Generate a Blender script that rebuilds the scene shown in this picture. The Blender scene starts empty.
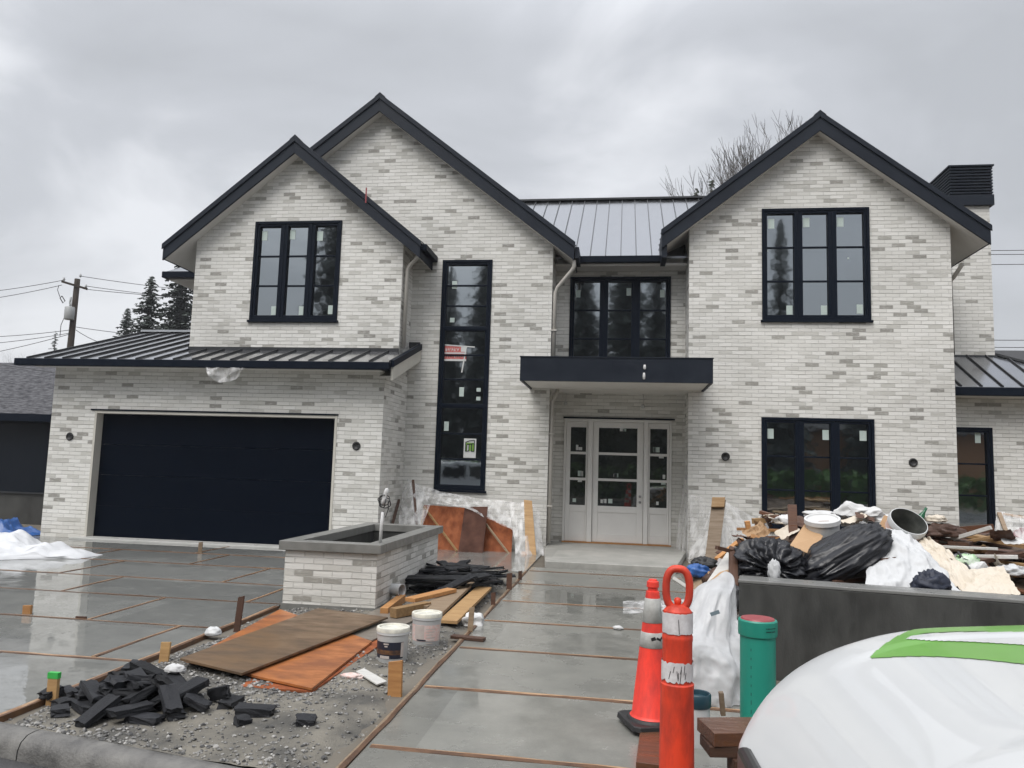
import bpy, bmesh, math, random
import numpy as np
from mathutils import Vector, Matrix, Euler, noise
from mathutils.geometry import tessellate_polygon

S = bpy.context.scene
COL = S.collection
rad = math.radians

# ------------------------------------------------------------------ camera
EYE = 1.70
PITCH, ROLL, YAW = rad(6.14), rad(1.744), rad(-8.21)
_f = Vector((math.sin(YAW)*math.cos(PITCH), math.cos(YAW)*math.cos(PITCH), math.sin(PITCH)))
_r0 = Vector((math.cos(YAW), -math.sin(YAW), 0)); _u0 = _r0.cross(_f)
_r = math.cos(ROLL)*_r0 + math.sin(ROLL)*_u0
_u = -math.sin(ROLL)*_r0 + math.cos(ROLL)*_u0
cam_d = bpy.data.cameras.new('camera'); cam = bpy.data.objects.new('camera', cam_d); COL.objects.link(cam)
cam.matrix_world = Matrix(((_r.x, _u.x, -_f.x, 0), (_r.y, _u.y, -_f.y, 0), (_r.z, _u.z, -_f.z, EYE), (0, 0, 0, 1)))
cam_d.sensor_width = 36; cam_d.lens = 36*769/1024; cam_d.clip_end = 3000; cam_d.clip_start = .05
S.camera = cam
FPX = 769.0

def ray(x, y):
    return _r*((x-512)/FPX) - _u*((y-384)/FPX) + _f
def at(x, y, Y):                      # where the sight line through a point of the survey photo meets depth Y
    v = ray(x, y); t = Y/v.y
    return Vector((v.x*t, Y, v.z*t+EYE))
def atz(x, y, z=0):
    v = ray(x, y); t = (z-EYE)/v.z
    return Vector((v.x*t, v.y*t, z))

# ------------------------------------------------------------------ world, sun, exposure
SUN_EL, SUN_AZ = 58, 200
W = bpy.data.worlds.new('World'); S.world = W; W.use_nodes = True
nt = W.node_tree; N = nt.nodes; L = nt.links; N.clear()
out = N.new('ShaderNodeOutputWorld'); bg = N.new('ShaderNodeBackground'); L.new(bg.outputs[0], out.inputs[0])
bg.inputs[1].default_value = .1
sky = N.new('ShaderNodeTexSky'); sky.sky_type = 'NISHITA'; sky.sun_disc = False
sky.sun_elevation = rad(SUN_EL); sky.sun_rotation = rad(SUN_AZ); sky.air_density = 1.5; sky.dust_density = 4
tc = N.new('ShaderNodeTexCoord'); mp = N.new('ShaderNodeMapping'); L.new(tc.outputs['Generated'], mp.inputs[0])
mp.inputs['Scale'].default_value = (1, 1, 2.0); mp.inputs['Location'].default_value = (.35, 0, .1)
n1 = N.new('ShaderNodeTexNoise'); n1.inputs['Scale'].default_value = 2.1; n1.inputs['Detail'].default_value = 7; n1.inputs['Roughness'].default_value = .52
n1.inputs['Distortion'].default_value = .5
L.new(mp.outputs[0], n1.inputs['Vector'])
rp = N.new('ShaderNodeValToRGB'); L.new(n1.outputs[0], rp.inputs[0])
e = rp.color_ramp.elements
e[0].position = .34; e[0].color = (.51, .525, .555, 1); e[1].position = .66; e[1].color = (.86, .875, .91, 1)
m_ = e.new(.5); m_.color = (.60, .617, .655, 1)
sx = N.new('ShaderNodeSeparateXYZ'); L.new(tc.outputs['Generated'], sx.inputs[0])
gr = N.new('ShaderNodeMapRange'); gr.inputs['From Min'].default_value = .5; gr.inputs['From Max'].default_value = 1.0
gr.inputs['To Min'].default_value = 6.0; gr.inputs['To Max'].default_value = 19.0     # an overcast sky is brighter overhead
L.new(sx.outputs['Z'], gr.inputs['Value'])
ml = N.new('ShaderNodeVectorMath'); ml.operation = 'SCALE'; L.new(rp.outputs[0], ml.inputs[0]); L.new(gr.outputs[0], ml.inputs['Scale'])
mx = N.new('ShaderNodeMixRGB'); mx.inputs[0].default_value = .93
L.new(sky.outputs[0], mx.inputs[1]); L.new(ml.outputs[0], mx.inputs[2]); L.new(mx.outputs[0], bg.inputs[0])
sd = bpy.data.lights.new('sun', 'SUN'); sd.energy = 1.5; sd.angle = rad(40); sd.color = (1, .97, .93)
so = bpy.data.objects.new('sun', sd); COL.objects.link(so)
# sun behind the photographer, up and a little to the left
so.rotation_euler = Vector((-.25, -math.cos(rad(SUN_EL)), math.sin(rad(SUN_EL)))).to_track_quat('Z', 'Y').to_euler()
S.view_settings.view_transform = 'Standard'; S.view_settings.look = 'None'
S.view_settings.exposure = .80; S.view_settings.gamma = 1; S.view_settings.use_curve_mapping = False
try:
    S.cycles.use_denoising = True; S.cycles.max_bounces = 6; S.cycles.transparent_max_bounces = 12
    S.cycles.sample_clamp_indirect = 8; S.cycles.caustics_reflective = False; S.cycles.caustics_refractive = False
except Exception: pass

# ------------------------------------------------------------------ materials
MAT = {}
def nodes_of(name):
    m = bpy.data.materials.new(name); m.use_nodes = True; MAT[name] = m
    nt = m.node_tree; return m, nt.nodes, nt.links, nt.nodes['Principled BSDF']
def setin(b, k, v):
    if k in b.inputs: b.inputs[k].default_value = v
def c4(c): return (c[0], c[1], c[2], 1)
def pm(name, a, b=None, rough=.6, rough2=None, metal=0, scale=5, stretch=(1,1,1), bump=0, bscale=40, coat=0, ior=1.5, spec=.5, obj_var=0, detail=4, contrast=.25, crough=.05):
    m, N, L, P = nodes_of(name)
    if b is None: b = tuple(x*.8 for x in a)
    tc = N.new('ShaderNodeTexCoord'); mp = N.new('ShaderNodeMapping'); mp.inputs['Scale'].default_value = stretch
    oi = N.new('ShaderNodeObjectInfo'); av = N.new('ShaderNodeVectorMath'); av.operation = 'MULTIPLY_ADD'
    L.new(oi.outputs['Random'], av.inputs[0]); av.inputs[1].default_value = (37, 53, 71); L.new(tc.outputs['Object'], av.inputs[2])
    L.new(av.outputs[0], mp.inputs[0])
    n = N.new('ShaderNodeTexNoise'); n.inputs['Scale'].default_value = scale; n.inputs['Detail'].default_value = detail; n.inputs['Roughness'].default_value = .6
    L.new(mp.outputs[0], n.inputs['Vector'])
    mr = N.new('ShaderNodeMapRange'); mr.inputs['From Min'].default_value = .5-contrast; mr.inputs['From Max'].default_value = .5+contrast
    L.new(n.outputs[0], mr.inputs['Value'])
    mix = N.new('ShaderNodeMixRGB'); mix.inputs[1].default_value = c4(a); mix.inputs[2].default_value = c4(b); L.new(mr.outputs[0], mix.inputs[0])
    col = mix.outputs[0]
    if obj_var:
        hv = N.new('ShaderNodeHueSaturation'); mr2 = N.new('ShaderNodeMapRange')
        mr2.inputs['To Min'].default_value = 1-obj_var; mr2.inputs['To Max'].default_value = 1+obj_var
        L.new(oi.outputs['Random'], mr2.inputs['Value']); L.new(mr2.outputs[0], hv.inputs['Value']); L.new(col, hv.inputs['Color']); col = hv.outputs[0]
    L.new(col, P.inputs['Base Color'])
    P.inputs['Roughness'].default_value = rough; P.inputs['Metallic'].default_value = metal; setin(P, 'IOR', ior); setin(P, 'Specular IOR Level', spec)
    if rough2 is not None:
        r = N.new('ShaderNodeMapRange'); r.inputs['From Min'].default_value = .35; r.inputs['From Max'].default_value = .65
        r.inputs['To Min'].default_value = rough; r.inputs['To Max'].default_value = rough2; L.new(n.outputs[0], r.inputs['Value']); L.new(r.outputs[0], P.inputs['Roughness'])
    if coat: setin(P, 'Coat Weight', coat); setin(P, 'Coat Roughness', crough)
    if bump:
        n2 = N.new('ShaderNodeTexNoise'); n2.inputs['Scale'].default_value = bscale; n2.inputs['Detail'].default_value = 4
        L.new(mp.outputs[0], n2.inputs['Vector']); bp = N.new('ShaderNodeBump'); bp.inputs['Strength'].default_value = bump; bp.inputs['Distance'].default_value = .01
        L.new(n2.outputs[0], bp.inputs['Height']); L.new(bp.outputs[0], P.inputs['Normal'])
    return m

def brick_material(name, bw, rh):
    m, N, L, P = nodes_of(name)
    tc = N.new('ShaderNodeTexCoord'); ge = N.new('ShaderNodeNewGeometry')
    s = N.new('ShaderNodeSeparateXYZ'); L.new(tc.outputs['Object'], s.inputs[0])
    sn = N.new('ShaderNodeSeparateXYZ'); L.new(ge.outputs['True Normal'], sn.inputs[0])
    ab = N.new('ShaderNodeMath'); ab.operation = 'ABSOLUTE'; L.new(sn.outputs['X'], ab.inputs[0])
    gt = N.new('ShaderNodeMath'); gt.operation = 'GREATER_THAN'; gt.inputs[1].default_value = .6; L.new(ab.outputs[0], gt.inputs[0])
    mxu = N.new('ShaderNodeMix'); L.new(gt.outputs[0], mxu.inputs[0]); L.new(s.outputs['X'], mxu.inputs[2]); L.new(s.outputs['Y'], mxu.inputs[3])
    cb = N.new('ShaderNodeCombineXYZ'); L.new(mxu.outputs[0], cb.inputs[0]); L.new(s.outputs['Z'], cb.inputs[1])
    # a little waviness so that no course is a ruler line
    wn = N.new('ShaderNodeTexNoise'); wn.inputs['Scale'].default_value = 9; wn.inputs['Detail'].default_value = 3; L.new(cb.outputs[0], wn.inputs['Vector'])
    wv = N.new('ShaderNodeVectorMath'); wv.operation = 'MULTIPLY_ADD'; L.new(wn.outputs['Color'], wv.inputs[0]); wv.inputs[1].default_value = (.016, .012, 0); L.new(cb.outputs[0], wv.inputs[2])
    b = N.new('ShaderNodeTexBrick'); L.new(wv.outputs[0], b.inputs['Vector'])
    b.inputs['Scale'].default_value = 1; b.inputs['Brick Width'].default_value = bw; b.inputs['Row Height'].default_value = rh
    b.inputs['Mortar Size'].default_value = .0055; b.inputs['Mortar Smooth'].default_value = .35; b.inputs['Bias'].default_value = 0
    b.inputs['Color1'].default_value = (0, 0, 0, 1); b.inputs['Color2'].default_value = (1, 1, 1, 1); b.inputs['Mortar'].default_value = (.5, .5, .5, 1)
    rp = N.new('ShaderNodeValToRGB'); L.new(b.outputs['Color'], rp.inputs[0]); e = rp.color_ramp.elements
    cs = [(0, (.29, .28, .255)), (.06, (.37, .36, .325)), (.07, (.53, .52, .48)), (.17, (.60, .59, .55)), (.22, (.675, .665, .625)), (.6, (.72, .71, .67)), (1, (.78, .77, .735))]
    e[0].position, e[0].color = cs[0][0], c4(cs[0][1]); e[1].position, e[1].color = cs[-1][0], c4(cs[-1][1])
    for p, c in cs[1:-1]: x = e.new(p); x.color = c4(c)
    # mottling inside each brick, smears of white wash
    n1 = N.new('ShaderNodeTexNoise'); n1.inputs['Scale'].default_value = 16; n1.inputs['Detail'].default_value = 6; n1.inputs['Roughness'].default_value = .7
    sc = N.new('ShaderNodeMapping'); sc.inputs['Scale'].default_value = (.55, 1.7, 1); L.new(cb.outputs[0], sc.inputs[0]); L.new(sc.outputs[0], n1.inputs['Vector'])
    mr = N.new('ShaderNodeMapRange'); mr.inputs['From Min'].default_value = .5; mr.inputs['From Max'].default_value = .72; mr.inputs['To Max'].default_value = .6; L.new(n1.outputs[0], mr.inputs['Value'])
    mx1 = N.new('ShaderNodeMixRGB'); L.new(mr.outputs[0], mx1.inputs[0]); L.new(rp.outputs[0], mx1.inputs[1]); mx1.inputs[2].default_value = (.70, .695, .67, 1)
    mo = N.new('ShaderNodeMixRGB'); L.new(b.outputs['Fac'], mo.inputs[0]); L.new(mx1.outputs[0], mo.inputs[1]); mo.inputs[2].default_value = (.60, .592, .56, 1)
    # bed joints: raked deeper in places, so they read as broken dark lines
    sw = N.new('ShaderNodeSeparateXYZ'); L.new(wv.outputs[0], sw.inputs[0]); pg = N.new('ShaderNodeMath'); pg.operation = 'PINGPONG'; L.new(sw.outputs['Y'], pg.inputs[0]); pg.inputs[1].default_value = rh/2
    lm = N.new('ShaderNodeMapRange'); lm.inputs['From Min'].default_value = .003; lm.inputs['From Max'].default_value = .0085; lm.inputs['To Min'].default_value = 1; lm.inputs['To Max'].default_value = 0; L.new(pg.outputs[0], lm.inputs['Value'])
    mn = N.new('ShaderNodeTexNoise'); mn.inputs['Scale'].default_value = 2.0; mn.inputs['Detail'].default_value = 5; ms = N.new('ShaderNodeMapping'); ms.inputs['Scale'].default_value = (.8, 7, 1); L.new(cb.outputs[0], ms.inputs[0]); L.new(ms.outputs[0], mn.inputs['Vector'])
    mc = N.new('ShaderNodeMapRange'); mc.inputs['From Min'].default_value = .46; mc.inputs['From Max'].default_value = .62; mc.inputs['To Max'].default_value = .85; L.new(mn.outputs[0], mc.inputs['Value'])
    mm = N.new('ShaderNodeMath'); mm.operation = 'MULTIPLY'; L.new(lm.outputs[0], mm.inputs[0]); L.new(mc.outputs[0], mm.inputs[1])
    mo2 = N.new('ShaderNodeMixRGB'); L.new(mm.outputs[0], mo2.inputs[0]); L.new(mo.outputs[0], mo2.inputs[1]); mo2.inputs[2].default_value = (.26, .25, .225, 1); mo = mo2
    # large damp / dirty patches
    n3 = N.new('ShaderNodeTexNoise'); n3.inputs['Scale'].default_value = .55; n3.inputs['Detail'].default_value = 5; L.new(tc.outputs['Object'], n3.inputs['Vector'])
    mr3 = N.new('ShaderNodeMapRange'); mr3.inputs['From Min'].default_value = .3; mr3.inputs['From Max'].default_value = .7; mr3.inputs['To Min'].default_value = .86; mr3.inputs['To Max'].default_value = 1.04
    L.new(n3.outputs[0], mr3.inputs['Value']); vm = N.new('ShaderNodeVectorMath'); vm.operation = 'SCALE'; L.new(mo.outputs[0], vm.inputs[0]); L.new(mr3.outputs[0], vm.inputs['Scale'])
    # splash dirt on the lowest courses
    zr = N.new('ShaderNodeMapRange'); zr.inputs['From Min'].default_value = .0; zr.inputs['From Max'].default_value = .55; zr.inputs['To Min'].default_value = .4; zr.inputs['To Max'].default_value = 0
    L.new(s.outputs['Z'], zr.inputs['Value']); zm = N.new('ShaderNodeMath'); zm.operation = 'MULTIPLY'; L.new(zr.outputs[0], zm.inputs[0]); L.new(n1.outputs[0], zm.inputs[1])
    dm = N.new('ShaderNodeMixRGB'); L.new(zm.outputs[0], dm.inputs[0]); L.new(vm.outputs[0], dm.inputs[1]); dm.inputs[2].default_value = (.34, .29, .22, 1)
    L.new(dm.outputs[0], P.inputs['Base Color']); P.inputs['Roughness'].default_value = .75
    # relief: recessed joints, rough faces
    iv = N.new('ShaderNodeMath'); iv.operation = 'MULTIPLY_ADD'; L.new(b.outputs['Fac'], iv.inputs[0]); iv.inputs[1].default_value = -1; 
    ns = N.new('ShaderNodeMath'); ns.operation = 'MULTIPLY'; L.new(n1.outputs[0], ns.inputs[0]); ns.inputs[1].default_value = .9; L.new(ns.outputs[0], iv.inputs[2])
    tn = N.new('ShaderNodeMath'); tn.operation = 'MULTIPLY_ADD'; L.new(b.outputs['Color'], tn.inputs[0]); tn.inputs[1].default_value = .5; L.new(iv.outputs[0], tn.inputs[2])
    bp = N.new('ShaderNodeBump'); bp.inputs['Strength'].default_value = .8; bp.inputs['Distance'].default_value = .012; L.new(tn.outputs[0], bp.inputs['Height']); L.new(bp.outputs[0], P.inputs['Normal'])
    return m
brick_material('white_brick', .262, .0795)
brick_material('planter_brick', .235, .0725)

def wet_concrete(name, a, b, wet=.5, lo=.03, hi=.32):
    m, N, L, P = nodes_of(name)
    tc = N.new('ShaderNodeTexCoord')
    n1 = N.new('ShaderNodeTexNoise'); n1.inputs['Scale'].default_value = .55; n1.inputs['Detail'].default_value = 6; n1.inputs['Roughness'].default_value = .55
    n2 = N.new('ShaderNodeTexNoise'); n2.inputs['Scale'].default_value = 3.1; n2.inputs['Detail'].default_value = 8; n2.inputs['Roughness'].default_value = .7
    n3 = N.new('ShaderNodeTexNoise'); n3.inputs['Scale'].default_value = 130; n3.inputs['Detail'].default_value = 3
    for n in (n1, n2, n3): L.new(tc.outputs['Object'], n.inputs['Vector'])
    # each pour came out a slightly different grey
    sp = N.new('ShaderNodeVectorMath'); sp.operation = 'MULTIPLY_ADD'; L.new(tc.outputs['Object'], sp.inputs[0]); sp.inputs[1].default_value = (.25, .752, 0); sp.inputs[2].default_value = (.3, .5, 0)
    fl = N.new('ShaderNodeVectorMath'); fl.operation = 'FLOOR'; L.new(sp.outputs[0], fl.inputs[0])
    wn = N.new('ShaderNodeTexWhiteNoise'); L.new(fl.outputs[0], wn.inputs['Vector'])
    mr = N.new('ShaderNodeMapRange'); mr.inputs['From Min'].default_value = .32; mr.inputs['From Max'].default_value = .68; L.new(n2.outputs[0], mr.inputs['Value'])
    mx = N.new('ShaderNodeMixRGB'); L.new(mr.outputs[0], mx.inputs[0]); mx.inputs[1].default_value = c4(a); mx.inputs[2].default_value = c4(b)
    pr = N.new('ShaderNodeMapRange'); pr.inputs['To Min'].default_value = .82; pr.inputs['To Max'].default_value = 1.15; L.new(wn.outputs[0], pr.inputs['Value'])
    gr = N.new('ShaderNodeMapRange'); gr.inputs['To Min'].default_value = .85; gr.inputs['To Max'].default_value = 1.15; L.new(n3.outputs[0], gr.inputs['Value'])
    pq = N.new('ShaderNodeMath'); pq.operation = 'MULTIPLY'; L.new(pr.outputs[0], pq.inputs[0]); L.new(gr.outputs[0], pq.inputs[1])
    vs = N.new('ShaderNodeVectorMath'); vs.operation = 'SCALE'; L.new(mx.outputs[0], vs.inputs[0]); L.new(pq.outputs[0], vs.inputs['Scale'])
    L.new(vs.outputs[0], P.inputs['Base Color'])
    # film of water, thicker in the hollows
    ad = N.new('ShaderNodeMath'); ad.operation = 'MULTIPLY_ADD'; L.new(n2.outputs[0], ad.inputs[0]); ad.inputs[1].default_value = .3; L.new(n1.outputs[0], ad.inputs[2])
    rr = N.new('ShaderNodeMapRange'); rr.inputs['From Min'].default_value = wet+.06; rr.inputs['From Max'].default_value = wet+.19; rr.inputs['To Min'].default_value = lo; rr.inputs['To Max'].default_value = hi
    L.new(ad.outputs[0], rr.inputs['Value']); L.new(rr.outputs[0], P.inputs['Roughness']); setin(P, 'IOR', 1.5)
    dr = N.new('ShaderNodeMapRange'); dr.inputs['From Min'].default_value = wet+.08; dr.inputs['From Max'].default_value = wet+.3; dr.inputs['To Min'].default_value = .0; dr.inputs['To Max'].default_value = .35
    L.new(ad.outputs[0], dr.inputs['Value'])
    hh = N.new('ShaderNodeMath'); hh.operation = 'MULTIPLY'; L.new(n3.outputs[0], hh.inputs[0]); L.new(dr.outputs[0], hh.inputs[1])
    # broad ripple of the trowelled surface
    rn = N.new('ShaderNodeTexNoise'); rn.inputs['Scale'].default_value = 7; rn.inputs['Detail'].default_value = 2; L.new(tc.outputs['Object'], rn.inputs['Vector'])
    h2 = N.new('ShaderNodeMath'); h2.operation = 'MULTIPLY_ADD'; L.new(rn.outputs[0], h2.inputs[0]); h2.inputs[1].default_value = .25; L.new(hh.outputs[0], h2.inputs[2])
    bp = N.new('ShaderNodeBump'); bp.inputs['Strength'].default_value = .35; bp.inputs['Distance'].default_value = .008; L.new(h2.outputs[0], bp.inputs['Height']); L.new(bp.outputs[0], P.inputs['Normal'])
    return m
wet_concrete('wet_drive', (.17, .173, .165), (.225, .228, .214), wet=.56, lo=.012, hi=.20)
wet_concrete('wet_path', (.155, .155, .141), (.21, .208, .188), wet=.48, lo=.02, hi=.28)
wet_concrete('porch_concrete', (.24, .24, .22), (.36, .35, .325), wet=.2, lo=.25, hi=.5)

pm('apron', (.5, .5, .48), (.38, .38, .36), rough=.25, rough2=.5, scale=3, bump=.1)
pm('grey_render', (.034, .034, .032), (.062, .062, .058), rough=.35, rough2=.7, scale=2.6, stretch=(1.3, 1.3, .5), bump=.2, bscale=60, contrast=.15, detail=8)
pm('render_top', (.20, .20, .19), (.13, .13, .125), rough=.22, rough2=.5, scale=5, bump=.1)
pm('cap_stone', (.14, .14, .13), (.20, .198, .185), rough=.3, rough2=.6, scale=7, bump=.15, bscale=70)
pm('kerb', (.075, .072, .068), (.185, .18, .168), rough=.4, rough2=.8, scale=5, bump=.5, bscale=60, contrast=.16, detail=10)
pm('asphalt', (.04, .04, .042), (.065, .065, .066), rough=.18, rough2=.5, scale=2, bump=.5, bscale=160)
pm('earth', (.10, .085, .065), (.16, .145, .12), rough=.9, scale=1.2, bump=.6, bscale=20)
pm('grit', (.20, .185, .155), (.085, .082, .075), rough=.85, scale=2.2, bump=1.0, bscale=110, contrast=.12, spec=.3)
pm('black_trim', (.0035, .0065, .0135), (.005, .009, .017), rough=.5, scale=4, bump=.03, spec=.1)
pm('fascia_black', (.009, .0125, .020), (.016, .0215, .032), rough=.45, rough2=.65, scale=2.2, bump=.06, bscale=25, spec=.2)
pm('garage_navy', (.0006, .0026, .0075), (.0012, .0038, .0095), rough=.5, rough2=.65, scale=3, bump=.02, spec=.05)
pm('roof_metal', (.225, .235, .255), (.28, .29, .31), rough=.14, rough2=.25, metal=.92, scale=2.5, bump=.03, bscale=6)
pm('roof_metal_skylit', (.50, .51, .53), (.60, .61, .63), rough=.08, rough2=.18, metal=.95, scale=2.5, bump=.03, bscale=6)  # same roof metal, made paler: bright sky reflection painted into its colour
pm('seam_metal', (.03, .032, .036), (.05, .052, .056), rough=.4, metal=.3, scale=3)
pm('soffit', (.74, .725, .69), (.68, .665, .63), rough=.7, scale=3)
pm('cream_trim', (.56, .54, .48), (.50, .48, .43), rough=.55, scale=3)
pm('pipe_cream', (.50, .48, .44), (.44, .42, .385), rough=.4, scale=4)
pm('door_primer', (.76, .75, .725), (.68, .67, .65), rough=.5, scale=2.4, bump=.04)
pm('rubber', (.012, .012, .013), (.02, .02, .02), rough=.55, scale=9, bump=.2)
pm('sticker', (.50, .58, .54), (.42, .50, .47), rough=.5, scale=30)
pm('sticker_white', (.62, .63, .62), (.55, .56, .55), rough=.5, scale=30)
pm('sign_red', (.45, .05, .05), (.55, .22, .2), rough=.5, scale=60, contrast=.1)
pm('logo_green', (.18, .34, .06), (.15, .29, .05), rough=.45, scale=20)
pm('car_green', (.125, .32, .048), (.11, .285, .042), rough=.3, coat=.25, scale=8)
pm('car_white', (.52, .53, .53), (.50, .51, .515), rough=.35, coat=.55, crough=.01, scale=3)
pm('car_black', (.012, .012, .013), (.02, .02, .02), rough=.3, scale=5)
pm('car_glass', (.01, .012, .013), rough=.03, scale=4)
pm('chrome', (.6, .6, .6), rough=.12, metal=1, scale=4)
pm('lens', (.55, .56, .57), (.4, .41, .42), rough=.08, coat=1, scale=6)
pm('paver', (.006, .0065, .0085), (.024, .025, .028), rough=.5, rough2=.85, scale=7, bump=.5, bscale=90, obj_var=.5, spec=.3, contrast=.16, detail=8)
pm('slate', (.006, .0068, .009), (.013, .014, .017), rough=.35, rough2=.65, scale=6, bump=.2, bscale=60, obj_var=.4, spec=.3)
def wood(name, a, b, rough=.5, rough2=.75, sx=(1.2, 14, 14), var=.3, scale=2.2): return pm(name, a, b, rough=rough, rough2=rough2, scale=scale, stretch=sx, bump=.25, bscale=18, obj_var=var, contrast=.2, detail=6)
wood('wood_tan', (.40, .25, .11), (.27, .155, .065))
wood('wood_grey', (.26, .19, .125), (.17, .12, .075))
wood('wood_dark', (.095, .045, .026), (.055, .026, .016))
wood('wood_orange', (.46, .235, .085), (.33, .15, .05))
wood('form_wood', (.40, .26, .15), (.17, .09, .045), rough=.4, rough2=.7, sx=(4, 4, 4))
wood('form_dark', (.055, .026, .014), (.13, .065, .03), rough=.35, rough2=.6, sx=(4, 4, 4))
wood('board_white', (.62, .61, .58), (.50, .49, .46), var=.15)
wood('timber_brown', (.14, .062, .032), (.085, .036, .02), rough=.22, rough2=.5)
pm('ply_orange', (.40, .145, .045), (.20, .07, .026), rough=.3, rough2=.55, scale=2.6, stretch=(1.6, 3, 1), bump=.1, bscale=9, contrast=.14, detail=8, spec=.4)
pm('ply_brown', (.16, .10, .055), (.085, .055, .032), rough=.3, rough2=.6, scale=3.0, stretch=(1, 2.2, 1), bump=.1, bscale=9, contrast=.14, detail=8, spec=.4)
pm('ply_red', (.33, .105, .04), (.17, .05, .022), rough=.6, rough2=.8, scale=3, stretch=(3, 3, 1), bump=.08, bscale=9, contrast=.2, spec=.15)
pm('ply_dark', (.10, .042, .027), (.05, .024, .018), rough=.6, rough2=.8, scale=4, bump=.1, contrast=.2, spec=.15)
pm('ply_grey', (.20, .175, .145), (.14, .12, .10), rough=.3, rough2=.6, scale=4, stretch=(1, 3, 1), bump=.1)
pm('cardboard', (.42, .27, .15), (.34, .21, .11), rough=.8, scale=5, obj_var=.15)
pm('paper', (.58, .58, .575), (.48, .48, .475), rough=.7, scale=8, obj_var=.1, spec=.2)
pm('cream_sheet', (.54, .47, .375), (.58, .53, .455), rough=.65, scale=4, bump=.15, bscale=14, spec=.3)
pm('white_sheet', (.56, .565, .57), (.46, .47, .475), rough=.5, rough2=.65, scale=3, bump=.35, bscale=11, spec=.3)
pm('white_tarp', (.62, .63, .645), (.52, .53, .545), rough=.4, rough2=.6, scale=3, bump=.25, bscale=9, spec=.3)
pm('blue_tarp', (.03, .12, .36), (.02, .06, .20), rough=.35, scale=6, bump=.3, bscale=12)
pm('black_bag', (.005, .0055, .008), (.010, .0105, .014), rough=.24, rough2=.42, scale=4, bump=.5, bscale=16, spec=.45)
pm('bag_grey', (.05, .05, .055), (.08, .08, .085), rough=.3, scale=4, bump=.4, bscale=13)
pm('navy_cloth', (.012, .016, .03), (.02, .025, .045), rough=.6, scale=6, bump=.3)
pm('pail_white', (.55, .56, .56), (.46, .47, .47), rough=.4, scale=5)
pm('pail_inside', (.05, .055, .05), (.11, .115, .105), rough=.6, scale=7, contrast=.12)
pm('label_navy', (.010, .014, .030), (.02, .022, .035), rough=.4, scale=14)
pm('label_brown', (.22, .10, .035), (.05, .03, .025), rough=.4, scale=9, contrast=.12)
pm('label_beige', (.50, .46, .43), (.42, .36, .33), rough=.5, scale=14)
pm('label_pink', (.62, .42, .38), (.60, .52, .49), rough=.5, scale=40, contrast=.1)
pm('lid_cream', (.70, .68, .58), (.50, .49, .44), rough=.55, scale=12, contrast=.14)
pm('pvc_green', (.010, .20, .145), (.016, .26, .19), rough=.35, rough2=.5, scale=6, stretch=(1, 1, .3), bump=.05)
pm('pvc_mark', (.01, .06, .05), rough=.5)
pm('cap_red', (.30, .045, .055), (.22, .04, .045), rough=.4, scale=8)
pm('orange_plastic', (.74, .055, .018), (.40, .032, .014), rough=.42, rough2=.65, scale=5, stretch=(2.4, 2.4, .8), bump=.08, contrast=.14, detail=10)
pm('cone_orange', (.88, .055, .032), (.55, .036, .026), rough=.42, rough2=.65, scale=6, stretch=(2.2, 2.2, .7), bump=.06, contrast=.15, detail=10)
pm('reflective_grey', (.42, .42, .40), (.33, .33, .31), rough=.4, scale=22, contrast=.12)
pm('reflective_white', (.66, .64, .64), (.52, .49, .49), rough=.4, scale=16, contrast=.12)
pm('tape_green', (.04, .42, .08), (.05, .36, .07), rough=.5)
pm('bottle_green', (.005, .10, .04), rough=.12)
pm('plastic_green', (.25, .48, .20), (.60, .66, .58), rough=.4, scale=8, contrast=.1)
pm('teal_band', (.015, .05, .07), rough=.4)
pm('steel', (.35, .35, .35), (.25, .25, .25), rough=.35, metal=.8, scale=12)
pm('cable', (.02, .02, .02), rough=.5)
pm('pole_wood', (.045, .035, .028), (.028, .022, .018), rough=.9, scale=2, stretch=(8, 8, .5), spec=.2)
pm('transformer', (.34, .35, .35), (.28, .29, .29), rough=.5)
pm('shingle', (.030, .030, .034), (.115, .115, .122), rough=.85, scale=7, stretch=(.8, 2.4, 2.4), bump=.9, bscale=9, contrast=.10, detail=7, spec=.15)
pm('neighbour_wall', (.004, .007, .012), (.006, .009, .015), rough=.45, scale=2, spec=.2)
pm('far_wall', (.26, .13, .065), (.33, .18, .09), rough=.7)
pm('far_roof', (.03, .03, .032), rough=.7)
pm('bark', (.075, .06, .047), (.05, .04, .032), rough=.9, scale=6, bump=.5)
pm('twig', (.085, .075, .065), (.06, .052, .045), rough=.9)
pm('needles', (.075, .09, .082), (.105, .12, .105), rough=.85, scale=.9, contrast=.15, spec=.15)
pm('needles_pale', (.06, .075, .06), (.085, .10, .08), rough=.8, scale=.9)
pm('hedge', (.07, .15, .045), (.11, .19, .06), rough=.8, scale=4)
pm('stone', (.20, .195, .185), (.06, .06, .06), rough=.5, rough2=.75, scale=38, contrast=.1, detail=1, spec=.35)
pm('stone_light', (.34, .33, .31), (.20, .195, .185), rough=.5, scale=38, contrast=.1, detail=1, spec=.35)
pm('rubble', (.11, .075, .048), (.05, .036, .028), rough=.9, scale=6, bump=1, bscale=20)

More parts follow.
